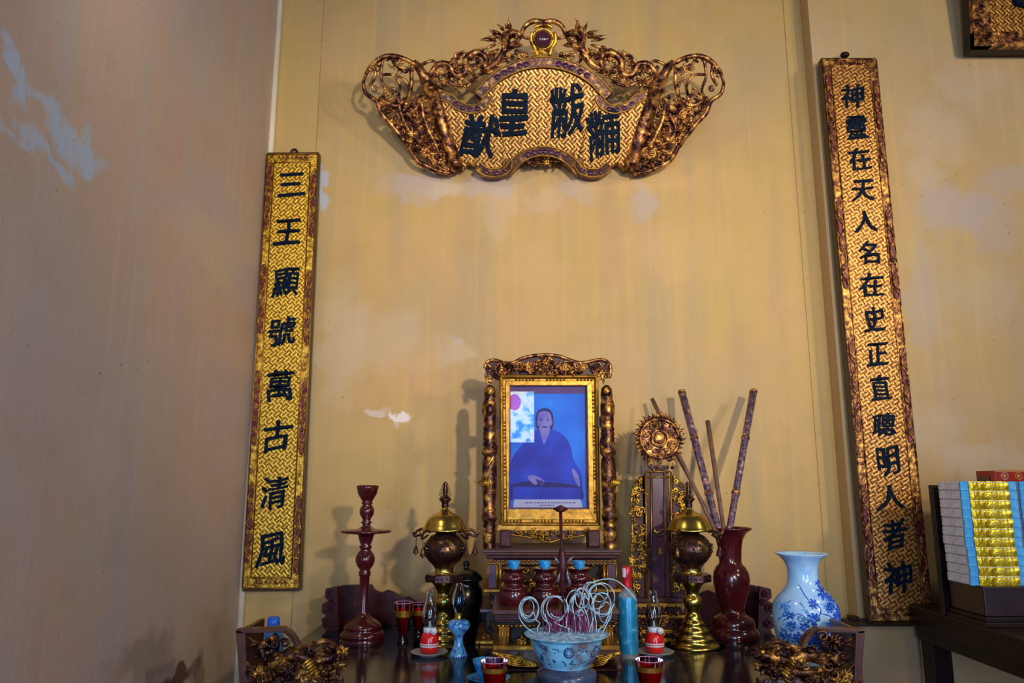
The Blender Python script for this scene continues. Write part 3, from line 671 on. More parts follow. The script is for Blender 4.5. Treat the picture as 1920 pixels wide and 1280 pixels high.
CB = mottled('copper_gilt_border', [(0.40, (0.10, 0.03, 0.015)), (0.52, (0.42, 0.19, 0.045)), (0.66, (0.90, 0.50, 0.12))], 55, 0.34, 0.55, 0.8, 130)
rc = [('神', 1599, 180, 42, 48), ('靈', 1606, 238, 40, 46), ('在', 1612, 298, 42, 46), ('天', 1618, 357, 42, 42), ('人', 1623, 415, 44, 40), ('名', 1629, 474, 38, 44), ('在', 1634, 534, 44, 46), ('史', 1640, 598, 40, 50), ('正', 1645, 663, 40, 44), ('直', 1651, 726, 38, 46), ('聰', 1657, 796, 44, 44), ('明', 1665, 864, 42, 54), ('人', 1670, 932, 52, 44), ('者', 1677, 1001, 46, 56), ('神', 1684, 1082, 54, 58)]
couplet('couplet_board', (1591, 108), (1690, 1168), 51.5 * S(108, 2.85), 2.85, rc, 'long coppery couplet board with fifteen characters on the pier at the right', CF, 22, (CB, CB, CARTRED, EDGE), False)
mb = MB(); mb.ball(P(1584, 103, 2.87), 0.016, sc=(1.2, 1, 0.8)); tag(mb.build('hanging_knob', DARKWOOD), 'small black knob above the top of the coppery couplet board', 'knob')
mb = MB(); mb.pbox(1598, 1169, 1757, 1174, 2.80, 0.115); mb.pbox(1598, 1156, 1612, 1172, 2.87, 0.045); tag(mb.build('wall_bracket', DARKWOOD, None, 0.002), 'thin dark ledge under the foot of the coppery couplet board', 'bracket')

# ------------------------------------------------------------------ framed board top right
fb = thing('framed_board', P(1960, 95, 2.84), 'brown framed gilded board leaning out at the top right corner', 'board')
FX0 = P(1820, 93, 2.84).x; FZ0 = Zof(93, 2.84); kk = S(93, 2.84)
def tilt(mb):
    mb.v = [(x, y - (z - FZ0) * 0.13, z) for x, y, z in mb.v]; return mb
def rail(x0, z0, x1, z1, y0, y1, mi=0):
    pass
fw = 33 * kk; FX1 = FX0 + 1.05; FZ1 = FZ0 + 0.5
mb = MB(); mb.box((FX0, 2.84, FZ0), (FX1, 2.885, FZ1)); tilt(mb).build('backing', DARKWOOD, fb, 0.002)
mb = MB(); mb.box((FX0 + fw, 2.834, FZ0 + fw*.85), (FX1 - fw, 2.84, FZ1 - fw)); tilt(mb).build('panel', FAN, fb)
mb = MB()
for a, b in (((FX0, FZ0), (FX1, FZ0 + fw*.85)), ((FX0, FZ1 - fw), (FX1, FZ1)), ((FX0, FZ0), (FX0 + fw, FZ1)), ((FX1 - fw, FZ0), (FX1, FZ1))): mb.box((a[0], 2.815, a[1]), (b[0], 2.84, b[1]))
rnd = random.Random(4)
for i in range(60):
    x = FX0 + rnd.uniform(0.2, .8) * fw; z = FZ0 + rnd.uniform(0.02, 0.45); mb.tube([(x-.006, 2.814, z), (x, 2.809, z+.006), (x+.006, 2.814, z-.002)], [.001, .003, .001], 5)
    x = FX0 + rnd.uniform(0, 1.0); z = FZ0 + rnd.uniform(0.2, .7) * fw; mb.tube([(x-.007, 2.814, z), (x, 2.809, z+.004), (x+.007, 2.814, z)], [.001, .003, .001], 5)
tilt(mb).build('frame', BRONZE, fb)
mb = MB(); c = P(1936, -10, 2.76); mb.tube([(c.x - .055, 2.832, c.z + .05), (c.x - .03, 2.832, c.z), (c.x + .02, 2.832, c.z - .015), (c.x + .05, 2.832, c.z + .02)], [.016, .024, .022, .01], 12)
tilt(mb).build('character', INK, fb)
#=PART3=
# ------------------------------------------------------------------ altar table
T = lambda px, Y: P(px, 1240, Y).x      # X of a pixel column near the table top
table = thing('altar_table', (0.12, 2.3, 0), 'black lacquered altar table with gilded dragon ends', 'table')
TX0, TX1 = P(447, 1260, 2.0).x, P(1618, 1260, 2.0).x
mb = MB(); mb.box((TX0, 1.72, TZ - 0.05), (TX1, 2.86, TZ)); mb.build('tabletop', TABLEM, table, 0.006)
mb = MB(); mb.box((TX0 + .04, 1.76, TZ - 0.2), (TX1 - .04, 1.79, TZ - 0.05)); mb.build('apron', BROWNWOOD, table, 0.004)
for x in (TX0 + 0.03, TX1 - 0.11):
    for y in (1.75, 2.74):
        mb = MB(); mb.tube([(x+.04, y+.04, 0), (x+.04, y+.04, .06), (x+.04, y+.04, .5), (x+.04, y+.04, TZ - .05)], [.03, .04, .035, .055], 12); mb.build('leg', BROWNWOOD, table)
GY = 1.99
for side in (0, 1):
    f = (lambda x: x) if side == 0 else (lambda x: 2064 - x)
    rnd = random.Random(31 + side)
    mb = MB()
    zb = TZ - 0.05
    def FP(pts, Y, d, mi=0): mb.pprism([(f(x), y) for x, y in pts], Y, d, mi)
    FP([(441, 1180), (459, 1184), (462, 1290), (450, 1290)], GY, .03)
    FP([(441, 1180), (531, 1176), (531, 1185), (459, 1187), (444, 1188)], GY, .03)
    path = [(527, 1180), (540, 1188), (550, 1200), (556, 1214)]
    strip(mb, [(f(x), y) for x, y in path], 9, GY, .03)
    FP([(458, 1270), (640, 1274), (640, 1292), (458, 1292)], GY + .004, .03)
    # low return running back along the end of the table
    x0 = P(f(447), 1182, GY).x; ztop = Zof(1181, GY)
    mb.box((x0 - (.0 if side == 0 else .012), GY + .03, TZ), (x0 + (.012 if side == 0 else .0), 2.16, ztop))
    mb.build('end_frame', BROWNWOOD, table, 0.002)
    mb = MB()
    for pts, wd in [([(470, 1288), (488, 1262), (498, 1236), (490, 1214), (506, 1200), (524, 1196)], (7, 8, 9, 8, 7, 5)),
                    ([(505, 1250), (530, 1232), (560, 1228), (590, 1238), (610, 1228), (620, 1214)], (9, 12, 12, 10, 10, 9)),
                    ([(540, 1216), (566, 1214), (590, 1210), (604, 1202), (622, 1206), (632, 1216)], (4, 5, 5, 5, 4)),
                    ([(586, 1226), (580, 1214), (588, 1204)], 4), ([(500, 1272), (530, 1258), (560, 1262), (590, 1256), (612, 1262), (640, 1252)], (7, 9, 9, 9, 8, 6)),
                    ([(462, 1192), (480, 1204), (500, 1206), (516, 1194)], 3.5), ([(460, 1214), (474, 1208), (486, 1210)], 3.5), ([(460, 1240), (478, 1262), (494, 1284)], 4),
                    ([(515, 1190), (520, 1210), (512, 1228)], 5), ([(556, 1214), (572, 1222), (584, 1240)], 5)]:
        mb.ptube([(f(x), y) for x, y in pts], wd, GY + .012, 9, 0, dy=-.012)
    fill(mb, [(f(x), y) for x, y in [(486, 1196), (532, 1192), (540, 1216), (600, 1212), (606, 1270), (500, 1285), (480, 1240)]], 40, GY - .004, rnd, (7, 13), (3.0, 4.8), leaves=.5)
    fill(mb, [(f(x), y) for x, y in [(462, 1255), (610, 1250), (640, 1280), (462, 1285)]], 34, GY - .002, rnd, (6, 12), (2.2, 3.6), leaves=.5)
    mb.build('dragon_carving', DARKGILT, table)
    mb = MB()
    mb.ptube([(f(x), y) for x, y in [(604, 1236), (622, 1232), (638, 1226), (650, 1230)]], (14, 14, 10, 6), GY, 10)
    mb.ptube([(f(x), y) for x, y in [(622, 1244), (638, 1246), (650, 1244)]], (8, 6, 3), GY, 8)
    mb.pball(f(634), 1222, 4.5, GY - .018, 1); mb.pball(f(650), 1226, 4.5, GY - .006)
    for (x, y, a, l) in [(618, 1224, 4.2, 26), (626, 1220, 4.6, 22), (612, 1230, 3.7, 28), (636, 1218, 5.0, 20), (645, 1220, 5.6, 18), (606, 1240, 3.1, 30), (608, 1250, 2.7, 28), (616, 1256, 2.2, 26), (640, 1250, .6, 18), (632, 1254, 1.2, 22), (625, 1216, 3.9, 24)]:
        leaf(mb, f(x), y, a if side == 0 else PI - a, l * .8, GY - .006, 4.0, 0, rnd.uniform(-.8, .8))
    for i in range(6):
        leaf(mb, f(585 + i * 3), 1234 + i * 5, (2.7 if side == 0 else PI - 2.7), 30, GY - .014, 2.6, 1, -.6 if side == 0 else .6)
    fill(mb, [(f(x), y) for x, y in [(600, 1212), (650, 1216), (656, 1250), (604, 1262)]], 22, GY - .014, rnd, (4, 8), (2.2, 3.2), leaves=.6)
    mb.build('dragon_head', [DARKGILT, GOLD], table)

# carved back rail standing on the table behind everything
rl = thing('altar_back_rail', (P(1028, 1200, 2.7).x, 2.7, TZ), 'dark maroon scalloped back rail standing along the rear of the altar table', 'altar rail')
RY = 2.80
def rz(py): return Zof(py, RY)
half = [(622, 1104), (642, 1097), (696, 1096), (702, 1106), (715, 1111), (726, 1106), (738, 1110), (752, 1120), (766, 1118), (780, 1127), (800, 1130), (816, 1140), (900, 1144)]
pts = [P(x, y, RY) for x, y in half] + [P(2056 - x, y, RY) for x, y in half[::-1]]
pts = pts + [Vector((pts[-1].x, RY, TZ)), Vector((pts[0].x, RY, TZ))]
mb = MB(); mb.prism(pts, RY, 0.02); mb.build('rail_panel', MAROON, rl, 0.002)
for side in (0, 1):
    f = (lambda x: x) if side == 0 else (lambda x: 2056 - x)
    mb = MB(); AY = 2.70
    o2 = [(632, 1099), (610, 1104), (609, 1120), (616, 1126), (604, 1132), (603, 1148), (612, 1154), (603, 1160), (605, 1176), (613, 1182), (608, 1190)]
    ax_ = P(f(618), 1150, AY).x
    mb.prism([P(f(x), y, AY) for x, y in o2] + [Vector((P(f(608), 1200, AY).x, AY, TZ)), Vector((P(f(634), 1200, AY).x, AY, TZ))], AY, .022)
    for (x, y, r, d) in [(620, 1112, 7, 1), (615, 1140, 8, -1), (616, 1168, 8, 1), (622, 1190, 6, -1), (625, 1128, 6, 1)]: scroll(mb, f(x), y, r, AY - .002, d, 1.0, 3.0)
    mb.box((ax_ - .01, AY + .02, TZ), (ax_ + .01, RY, TZ + .12))
    mb.build('rail_arm', MAROON, rl, 0.001)

# ------------------------------------------------------------------ red lacquer candlestick
def single(name, mb, m, label, cat, group=None, bevel=0):
    return tag(mb.build(name, m, None, bevel), label, cat, group)
mb = MB()
mb.plathe(683, 2.56, [(909, 17), (911, 21), (915, 20), (925, 18), (935, 12), (940, 9), (943, 11), (946, 8), (951, 12), (957, 14), (964, 13), (972, 8), (976, 7), (979, 11), (982, 7), (986, 8), (991, 17), (993, 45), (995, 48), (998, 46), (1001, 16), (1006, 14), (1014, 12), (1021, 9), (1024, 12), (1027, 11), (1030, 9), (1036, 14), (1044, 18), (1052, 18), (1060, 15), (1068, 9), (1071, 11), (1078, 11), (1081, 9), (1110, 9), (1146, 10), (1154, 12), (1160, 22), (1166, 30), (1172, 35), (1176, 36), (1179, 34), (1182, 38), (1187, 42), (1192, 42), (1195, 39), (1198, 43), (1206, 43)], 44, ref=1100, base=TZ)
single('candlestick', mb, REDLAC, 'tall turned dark red candlestick with wide drip dish at the left of the altar', 'candlestick')

# ------------------------------------------------------------------ brass burners
def burner(cx, Y, label):
    X = P(cx, 1100, Y).x
    root = thing('brass_incense_burner', (X, Y, TZ), label, 'incense burner', 'tall brass burners')
    mb = MB()
    mb.plathe(X, Y, [(1063, 18), (1069, 17), (1073, 18), (1076, 22)], 36); mb.plathe(X, Y, [(1088, 28), (1092, 22), (1098, 17), (1106, 13), (1112, 11), (1116, 12), (1119, 16), (1124, 18), (1130, 18), (1136, 16), (1141, 12), (1147, 10), (1151, 12), (1156, 16), (1160, 14), (1163, 19), (1169, 22), (1172, 19), (1176, 25), (1183, 29), (1186, 26), (1190, 33), (1197, 37), (1200, 34), (1204, 43), (1211, 48), (1214, 45), (1218, 53), (1226, 56)], 44, base=TZ)
    mb.build('stem_and_foot', BRASS, root)
    mb = MB(); k = S(1080, Y); z0, z1 = Zof(1089, Y), Zof(1075, Y)
    pts = []
    for i in range(8):
        a = PI/8 + i * PI/4; pts.append((math.cos(a), math.sin(a)))
    r = 36 * k; vs = [(X + r*c, Y + r*s, z0) for c, s in pts] + [(X + r*c, Y + r*s, z1) for c, s in pts]
    mb.add(vs, [tuple(range(7, -1, -1)), tuple(range(8, 16))] + [(i, (i+1) % 8, (i+1) % 8+8, i+8) for i in range(8)], 0, False)
    for i in range(24):
        a = 2*PI*i/24; mb.ball((X + r*.95*math.cos(a), Y + r*.95*math.sin(a), (z0+z1)/2), .004, seg=6, ring=4)
    mb.build('collar', OLDBRASS, root, .0015)
    mb = MB(); mb.plathe(X, Y, [(993, 16), (1000, 17), (1004, 26), (1012, 33), (1022, 38), (1031, 39), (1040, 37), (1050, 30), (1058, 22), (1064, 18)], 44)
    pot = mb.build('pot', OLDBRASS, root)
    for a0 in range(0, 360, 60):       # pierced rosettes: rings of dark holes round a boss
        mb = MB(); a = math.radians(a0 - 82)
        for j in range(7):
            zz = Zof(1026, Y) + (0 if j == 6 else .012 * math.sin(j*PI/3)); aa = a + (0 if j == 6 else .22 * math.cos(j*PI/3)); rr = 38.5 * S(1026, Y)
            mb.ball((X + rr*math.cos(aa), Y + rr*math.sin(aa), zz), .0042, mi=(0 if j == 6 else 1), seg=8, ring=5)
        mb.build('rosette', [BRASS, BLACKGL], pot)
    mb = MB(); mb.plathe(X, Y, [(950, 5), (954, 6), (958, 10), (961, 15), (963, 20), (968, 28), (976, 34), (985, 38), (991, 41), (993, 43), (995, 42), (996, 30)], 48)
    mb.build('lid', BRASS, root)
    mb = MB(); mb.plathe(X, Y, [(903, 1.5), (905, 4), (909, 3.5), (913, 3), (917, 5), (923, 4), (929, 4), (934, 11), (936, 12), (940, 8), (944, 6), (947, 7), (951, 6)], 20)
    for sgn in (-1, 1):
        for j in range(6):
            zz = Zof(910 + j*4, Y); l = (5 + j * 1.5) * S(915, Y)
            mb.tube([(X + sgn*.004, Y, zz - .006), (X + sgn*(l*.7), Y, zz), (X + sgn*l, Y, zz + .007)], [.0018, .0016, .0008], 5)
    mb.build('lid_finial', OLDBRASS, root)
    for a0 in (165, 232, 318, 8, 75):
        a = math.radians(a0); c, s = math.cos(a), math.sin(a); k = S(1000, Y); zz = Zof(998, Y)
        mb = MB(); mb.tube([(X + c*r_*k, Y + s*r_*k, zz + dz*k) for r_, dz in ((38, 2), (46, 6), (54, 3), (60, -3), (66, 2), (64, 6))], [.0035, .005, .0045, .005, .004, .002], 7)
        mb.tube([(X + c*r_*k, Y + s*r_*k, zz + dz*k) for r_, dz in ((44, -2), (52, -6), (60, -8), (64, -3))], [.003, .004, .004, .002], 7)
        arm = mb.build('arm', OLDBRASS, root)
        mb = MB(); hx, hy = X + c*57*k, Y + s*57*k
        mb.tube([(hx, hy, zz - 3*k), (hx, hy, zz - 26*k)], .0012, 5)
        mb.lathe(hx, hy, [(.001, zz - 24*k), (.004, zz - 26*k), (.007, zz - 31*k), (.009, zz - 37*k), (.0105, zz - 39*k)], 14)
        mb.ball((hx, hy, zz - 41*k), .003, seg=7, ring=5)
        mb.build('bell', OLDBRASS, arm)
    return root
burner(832, 2.50, 'tall brass incense burner nearer the red candlestick, hung with little bells')
burner(1298, 2.465, 'tall brass incense burner in front of the dark red vase, hung with little bells')

# black lidded urn behind the left burner
mb = MB(); mb.plathe(873, 2.63, [(1050, 2), (1053, 6), (1058, 7), (1063, 4), (1066, 8), (1070, 18), (1077, 27), (1083, 31), (1086, 32), (1088, 27), (1092, 24), (1098, 27), (1108, 31), (1122, 32), (1140, 30), (1165, 24), (1190, 19), (1203, 22), (1209, 23)], 36, ref=1140, base=TZ)
single('lidded_urn', mb, BLACKGL, 'black lidded urn standing in shadow beside the left brass burner', 'urn')

# ------------------------------------------------------------------ big red vase with giant incense sticks
mb = MB()
prof = [(989, 38), (988, 42), (991, 42.5), (994, 38), (1000, 31), (1010, 25), (1025, 22), (1045, 20.5), (1054, 20.5), (1057, 22), (1062, 27), (1072, 32), (1084, 34), (1098, 33), (1112, 30), (1128, 25), (1140, 22), (1148, 22), (1151, 27), (1156, 34), (1160, 38), (1170, 40), (1174, 38), (1177, 42), (1184, 46), (1190, 47), (1194, 45), (1198, 47), (1206, 47)]
vx = mb.plathe(1372, 2.60, prof, 48, ref=1100, base=TZ, cap0=False)
mb.lathe(vx, 2.60, [(38 * S(989, 2.6), Zof(989, 2.6)), (24 * S(1005, 2.6), Zof(1008, 2.6)), (16 * S(1045, 2.6), Zof(1045, 2.6)), (16 * S(1045, 2.6), Zof(1070, 2.6))], 32, cap0=False)
single('lacquer_vase', mb, REDLAC, 'large dark red lacquer vase with flared mouth holding long painted poles', 'vase')
POLE = mottled('printed_paper_pole', [(0.40, (0.045, 0.03, 0.06)), (0.50, (0.12, 0.10, 0.20)), (0.58, (0.20, 0.05, 0.05)), (0.66, (0.45, 0.32, 0.22)), (0.72, (0.3, 0.4, 0.7))], 70, 0.35, 0.15, 0.3, 60)
POLEP = mat('plain_brown_pole', (0.16, 0.09, 0.07), 0.5, var=0.3, vscale=40)
for i, (bx, tx, ty, r, m, yt, lab) in enumerate([(1345, 1278, 733, 7.2, POLE, 2.86, 'thick painted pole leaning left out of the red vase'), (1369, 1413, 732, 7.0, POLE, 2.86, 'thick painted pole leaning right out of the red vase'),
                                   (1356, 1327, 790, 4.5, POLEP, 2.85, 'thin plain brown pole between the two thick painted poles'), (1336, 1223, 748, 4.0, POLEP, 2.9, 'thin pole leaning far left behind the ancestral tablet'),
                                   (1341, 1240, 800, 3.2, POLEP, 2.88, 'thinnest pole, mostly hidden behind the ancestral tablet')]):
    a = P(bx, 985, 2.60); b = P(tx, ty, yt); d = (a - b)
    # foot stands inside the vase
    foot = a + d.normalized() * 0.05
    mb = MB(); k = S(860, 2.72)
    mb.tube([foot, a, a.lerp(b, .5), b], [r*k*.8, r*k*.85, r*k*.95, r*k*1.05], 12)
    if m is POLE:
        for t in (.22, .62, .99):
            c0, c1 = a.lerp(b, t - .008), a.lerp(b, t + .008); mb.tube([c0, c1], r*k*1.12, 12, 1)
    single('incense_pole', mb, [m, CB], lab, 'pole', 'long poles in the red vase')

# ------------------------------------------------------------------ oil lamps
def oil_lamp(cx, Y, label, plabel, lift=0.0):
    X = P(cx, 1170, Y).x
    mb = MB(); mb.lathe(X, Y, [(.03, TZ), (.032, TZ + .003), (.054, TZ + .009), (.056, TZ + .011), (.053, TZ + .011), (.030, TZ + .006)], 40)
    tag(mb.build('saucer', mat('dusty_white_saucer', (0.30, 0.33, 0.36), 0.4)), plabel, 'saucer', 'saucers under red lamps')
    z0 = TZ + .007; s = 0.00152
    root = thing('oil_lamp', (X, Y, z0), label, 'oil lamp', 'small red oil lamps')
    h = lambda p: z0 + p * s
    mb = MB(); mb.lathe(X, Y, [(15*s, h(0)), (17.5*s, h(2)), (18.5*s, h(10)), (18.5*s, h(20)), (17*s, h(30)), (14*s, h(36)), (12*s, h(38))], 36); mb.build('font', REDPL, root)
    mb = MB(); mb.lathe(X, Y, [(18.6*s, h(12)), (18.9*s, h(12.4)), (18.9*s, h(14)), (18.6*s, h(14.4))], 36); mb.build('white_stripe', WHITE, root); mb = MB(); mb.lathe(X, Y, [(18.6*s, h(16)), (18.9*s, h(16.4)), (18.9*s, h(18)), (18.6*s, h(18.4))], 36); mb.build('white_stripe', WHITE, root)
    mb = MB(); mb.lathe(X, Y, [(12*s, h(38)), (12.5*s, h(39)), (12.5*s, h(46)), (10*s, h(47))], 30); c = mb.build('collar', WHITE, root)
    mb = MB(); mb.tube([(X, Y - 10*s, h(42)), (X + 9*s, Y - 15*s, h(42))], 1.5*s, 6); mb.tube([(X + 9*s, Y - 14*s, h(42)), (X + 9.6*s, Y - 18*s, h(42))], 6.2*s, 18); mb.build('wick_knob', WHITE, c)
    mb = MB(); o = [(10.5*s, h(47)), (11*s, h(50)), (15*s, h(60)), (16.5*s, h(70)), (15*s, h(80)), (11*s, h(92)), (8.4*s, h(104)), (7.6*s, h(115))]
    inn = [(r - .0012, z) for r, z in o[::-1]]
    mb.lathe(X, Y, o + inn, 32, cap0=False, cap1=False); mb.build('glass_chimney', GLASS, root)
    mb = MB(); mb.tube([(X, Y, h(46)), (X, Y, h(58))], [3*s, 2*s], 8); mb.build('wick', WHITE, root)
oil_lamp(806, 2.34, 'small red oil lamp with glass chimney in front of the left brass burner', 'pale saucer under the left red oil lamp')
oil_lamp(1226, 2.345, 'small red oil lamp with glass chimney beside the tall bottle', 'pale saucer under the right red oil lamp')

pl = thing('porcelain_oil_lamp', (P(860, 1190, 2.33).x, 2.33, TZ), 'blue and white porcelain oil lamp on a slender foot, beside the left red lamp', 'oil lamp')
mb = MB(); X = P(860, 1190, 2.33).x
mb.plathe(X, 2.33, [(1160, 11), (1164, 19), (1170, 22), (1176, 21), (1184, 14), (1190, 9), (1198, 8), (1208, 9), (1218, 13), (1226, 17), (1232, 17)], 36, base=TZ); mb.build('body', porcelain('blue_lamp_glaze', (0.12, 0.42, 0.72), (0.015, 0.07, 0.40), 34, .48, .58), pl)
mb = MB(); mb.plathe(X, 2.33, [(1148, 6), (1150, 8), (1156, 8), (1160, 10)], 24); mb.build('burner', BRASS, pl)
mb = MB(); o = [(1093, 6), (1100, 7), (1112, 11), (1122, 14), (1132, 14), (1142, 10), (1149, 7)]
pr = [(h*S(y, 2.33), Zof(y, 2.33)) for y, h in o]; mb.lathe(X, 2.33, pr[::-1] + [(r - .0011, z) for r, z in pr], 30, cap0=False, cap1=False); mb.build('glass_chimney', thin_glass('blue_tinted_glass', (.55, .80, .95), rough=.05), pl)

# ------------------------------------------------------------------ drinking glasses
def red_glass(cx, Y, top, halfp, label, group, stem=True):
    X = P(cx, top, Y).x; k = S(top, Y); zt = Zof(top, Y); r = halfp * k; H = zt - TZ
    root = thing('red_glass_cup', (X, Y, TZ), label, 'glass', group)
    mb = MB()
    o = [(r*.62, TZ), (r*.62, TZ + H*.05), (r*.4, TZ + H*.14), (r*.45, TZ + H*.24), (r*.66, TZ + H*.36), (r*.84, TZ + H*.6), (r*.95, TZ + H*.82), (r, zt)] if stem else [(r*.55, TZ), (r*.62, TZ + H*.1), (r*.78, TZ + H*.35), (r*.9, TZ + H*.65), (r, zt)]
    mb.lathe(X, Y, o, 36, cap0=True, cap1=False); mb.build('cup', REDLIQ, root)
    mb = MB(); li = [(r*.42, TZ + H*.25), (r*.63, TZ + H*.37), (r*.80, TZ + H*.6), (r*.84, TZ + H*.66)] if stem else [(r*.50, TZ + H*.06), (r*.58, TZ + H*.12), (r*.74, TZ + H*.36), (r*.865, TZ + H*.64)]
    mb.lathe(X, Y, li, 36); mb.build('red_filling', LIQ if not stem else mat('dark_red_liquid', (.12, .003, .012), .2), root)
    mb = MB(); mb.tube([(X + r*math.cos(a), Y + r*math.sin(a), zt) for a in [i*PI/18 for i in range(37)]], .0011, 5, cap=False); mb.build('rim', mat('pinkish_glass_rim', (.55, .25, .45), .2), root)
    mb = MB(); zb0, zb1 = (TZ + H*.66, TZ + H*.82); rb0 = r*(.86 if stem else .905)+.0006; rb1 = r*.955 + .0008
    mb.lathe(X, Y, [(rb0 + .0006, zb0), (rb1, zb1)], 36, cap0=False, cap1=False); mb.build('gilt_band', GOLDRAIL, root)
    return root
red_glass(757, 2.50, 1129, 17, 'red footed glass with gilt band, the one nearer the red candlestick', 'footed red glasses')
red_glass(786, 2.61, 1131, 16.5, 'red footed glass with gilt band, half hidden behind the left red oil lamp', 'footed red glasses')
red_glass(927, 1.95, 1238, 26, 'bright red cup with gilt rim at the front edge left of the incense bowl', 'red cups at the front', False)
red_glass(1217, 1.95, 1236, 26, 'bright red cup with gilt rim at the front edge right of the incense bowl', 'red cups at the front', False)
X = P(912, 1260, 2.04).x
mb = MB(); mb.lathe(X + .006, 2.04, [(.03, TZ), (.033, TZ + .003), (.056, TZ + .012), (.053, TZ + .012), (.028, TZ + .005)], 40)
single('saucer', mb, CUPBLUE, 'blue and white saucer behind the left red cup', 'saucer')
mb = MB(); k = .00137
mb.lathe(X, 2.04, [(.015, TZ + .006), (.017, TZ + .010), (.026, TZ + .024), (.033, TZ + .042), (.036, TZ + .053), (.034, TZ + .052), (.028, TZ + .034), (.01, TZ + .016)], 36)
single('teacup', mb, CUPBLUE, 'blue and white teacup on its saucer behind the left red cup', 'cup')

# ------------------------------------------------------------------ bottle with red cap
bt = thing('liquor_bottle', (P(1178, 1180, 2.3).x, 2.30, TZ), 'slim clear bottle with red cap and pale blue label beside the incense bowl', 'bottle')
X = P(1178, 1180, 2.30).x
mb = MB(); mb.plathe(X, 2.30, [(1096, 6.5), (1104, 8), (1109, 12), (1114, 16.5), (1120, 17.5), (1232, 17.5), (1237, 16), (1239, 14)], 36, base=TZ); mb.build('glass_body', mat('clear_bottle_glass', (0.72, 0.82, 0.9), .05, trans=.8), bt)
mb = MB(); mb.plathe(X, 2.30, [(1118, 17.9), (1119, 18.1), (1222, 18.1), (1223, 17.9)], 36, cap0=False, cap1=False); mb.build('label', mottled('pale_blue_label', [(0.5, (0.02, 0.24, 0.46)), (0.62, (0.04, 0.34, 0.58)), (0.7, (0.3, 0.6, 0.8))], 40, 0.3, 0.3, 0.1), bt)
mb = MB(); mb.plathe(X, 2.30, [(1061, 8), (1062, 9), (1082, 9), (1084, 8.2), (1092, 9), (1101, 9)], 26); cp = mb.build('cap', mat('red_foil_cap', (0.45, 0.015, 0.03), 0.3, 0.2), bt)
mb = MB()
for i in range(9):
    a0 = PI*1.14 + i*.09; rr = 9.3*S(1072, 2.3); z0, z1 = Zof(1081, 2.3), Zof(1064, 2.3)
    mb.add([(X + rr*math.cos(a0), 2.3 + rr*math.sin(a0), z0), (X + rr*math.cos(a0+.09), 2.3 + rr*math.sin(a0+.09), z0), (X + rr*math.cos(a0+.09), 2.3 + rr*math.sin(a0+.09), z1), (X + rr*math.cos(a0), 2.3 + rr*math.sin(a0), z1)], [(0, 1, 2, 3)], 0 if not 3 <= i <= 5 else 0)
mb.build('cap_sticker', WHITE, cp)
# plastic water bottle behind the left dragon end
X = P(511, 1200, 2.36).x
wb = thing('water_bottle', (X, 2.36, TZ), 'plastic water bottle with bright blue cap behind the left dragon carving', 'bottle')
mb = MB(); mb.plathe(X, 2.36, [(1172, 9), (1176, 9), (1182, 13), (1192, 20), (1198, 21), (1210, 20), (1212, 21), (1226, 21), (1230, 19)], 32, base=TZ); mb.build('bottle_body', mat('blue_tinted_plastic', (0.08, 0.30, 0.75), .1, trans=.6), wb)
mb = MB(); mb.plathe(X, 2.36, [(1156, 9), (1157, 11), (1170, 11.5), (1172, 11)], 28); mb.build('cap', BLUEPL, wb)

# ------------------------------------------------------------------ portrait stand
PC = 1036
st = thing('altar_stand', (P(PC, 1100, 2.7).x, 2.68, TZ), 'tall tiered red and gold carved stand carrying the portrait', 'stand')
SYF = 2.50
def tier(name, y0, y1, hw, Y, m, back=2.79, bev=0.003, cx=PC):
    mb = MB(); c = P(cx, 1100, SYF).x; h = hw * S(1060, SYF)
    mb.box((c - h, Y, Zof(y1, SYF)), (c + h, back, Zof(y0, SYF))); return mb.build(name, m, st, bev)
cz = P(PC, 1100, SYF).x; kk = S(1060, SYF)
tier('shelf_board', 1031, 1036, 132, SYF, mat('dusty_purple_board', (0.075, 0.04, 0.055), 0.4, var=.3))
tier('shelf_moulding', 1036, 1041, 129, SYF + .006, BROWNWOOD); tier('shelf_moulding', 1041, 1048, 124, SYF + .014, MAROON)
tier('upper_body', 1048, 1106, 112, SYF + .05, DARKWOOD)
tier('ledge', 1104, 1111, 130, SYF + .0, GOLDRAIL); tier('waist', 1111, 1140, 118, SYF + .03, MAROON); tier('ledge', 1140, 1148, 136, SYF - .005, BROWNWOOD)
tier('lower_body', 1148, 1200, 126, SYF + .03, DARKWOOD); tier('ledge', 1198, 1206, 143, SYF - .02, GOLDRAIL)
mb = MB(); h = 143 * kk; mb.box((cz - h, SYF - .015, TZ), (cz + h, 2.79, Zof(1206, SYF))); mb.build('plinth', BROWNWOOD, st, .003)
for sgn in (-1, 1):
    mb = MB(); mb.box((cz + sgn*104*kk, SYF + .015, Zof(1104, SYF)), (cz + sgn*121*kk, SYF + .05, Zof(1056, SYF))); mb.build('corner_post', PURPLE, st, .002)
    mb = MB()
    for x in (104, 121, 98): mb.tube([(cz + sgn*x*kk, SYF + .014, Zof(1103, SYF)), (cz + sgn*x*kk, SYF + .014, Zof(1057, SYF))], .003 if x != 98 else .006, 6)
    mb.build('gilt_edge', GOLDRAIL, st)
mb = MB(); mb.box((cz - 121*kk, SYF + .012, Zof(1059, SYF)), (cz + 121*kk, SYF + .02, Zof(1050, SYF)), 1)
for i in range(30):
    x = cz + (-117 + i*234/29)*kk; mb.tube([(x + .0055*math.cos(a), SYF + .01, Zof(1054.5, SYF) + .0055*math.sin(a)) for a in [j*PI/4 for j in range(9)]], .0019, 5)
mb.build('fret_band', [GOLDRAIL, MAROON], st)
def gpoly(x0, y0, x1, y1): return [(x0, y0), (x1, y0), (x1, y1), (x0, y1)]
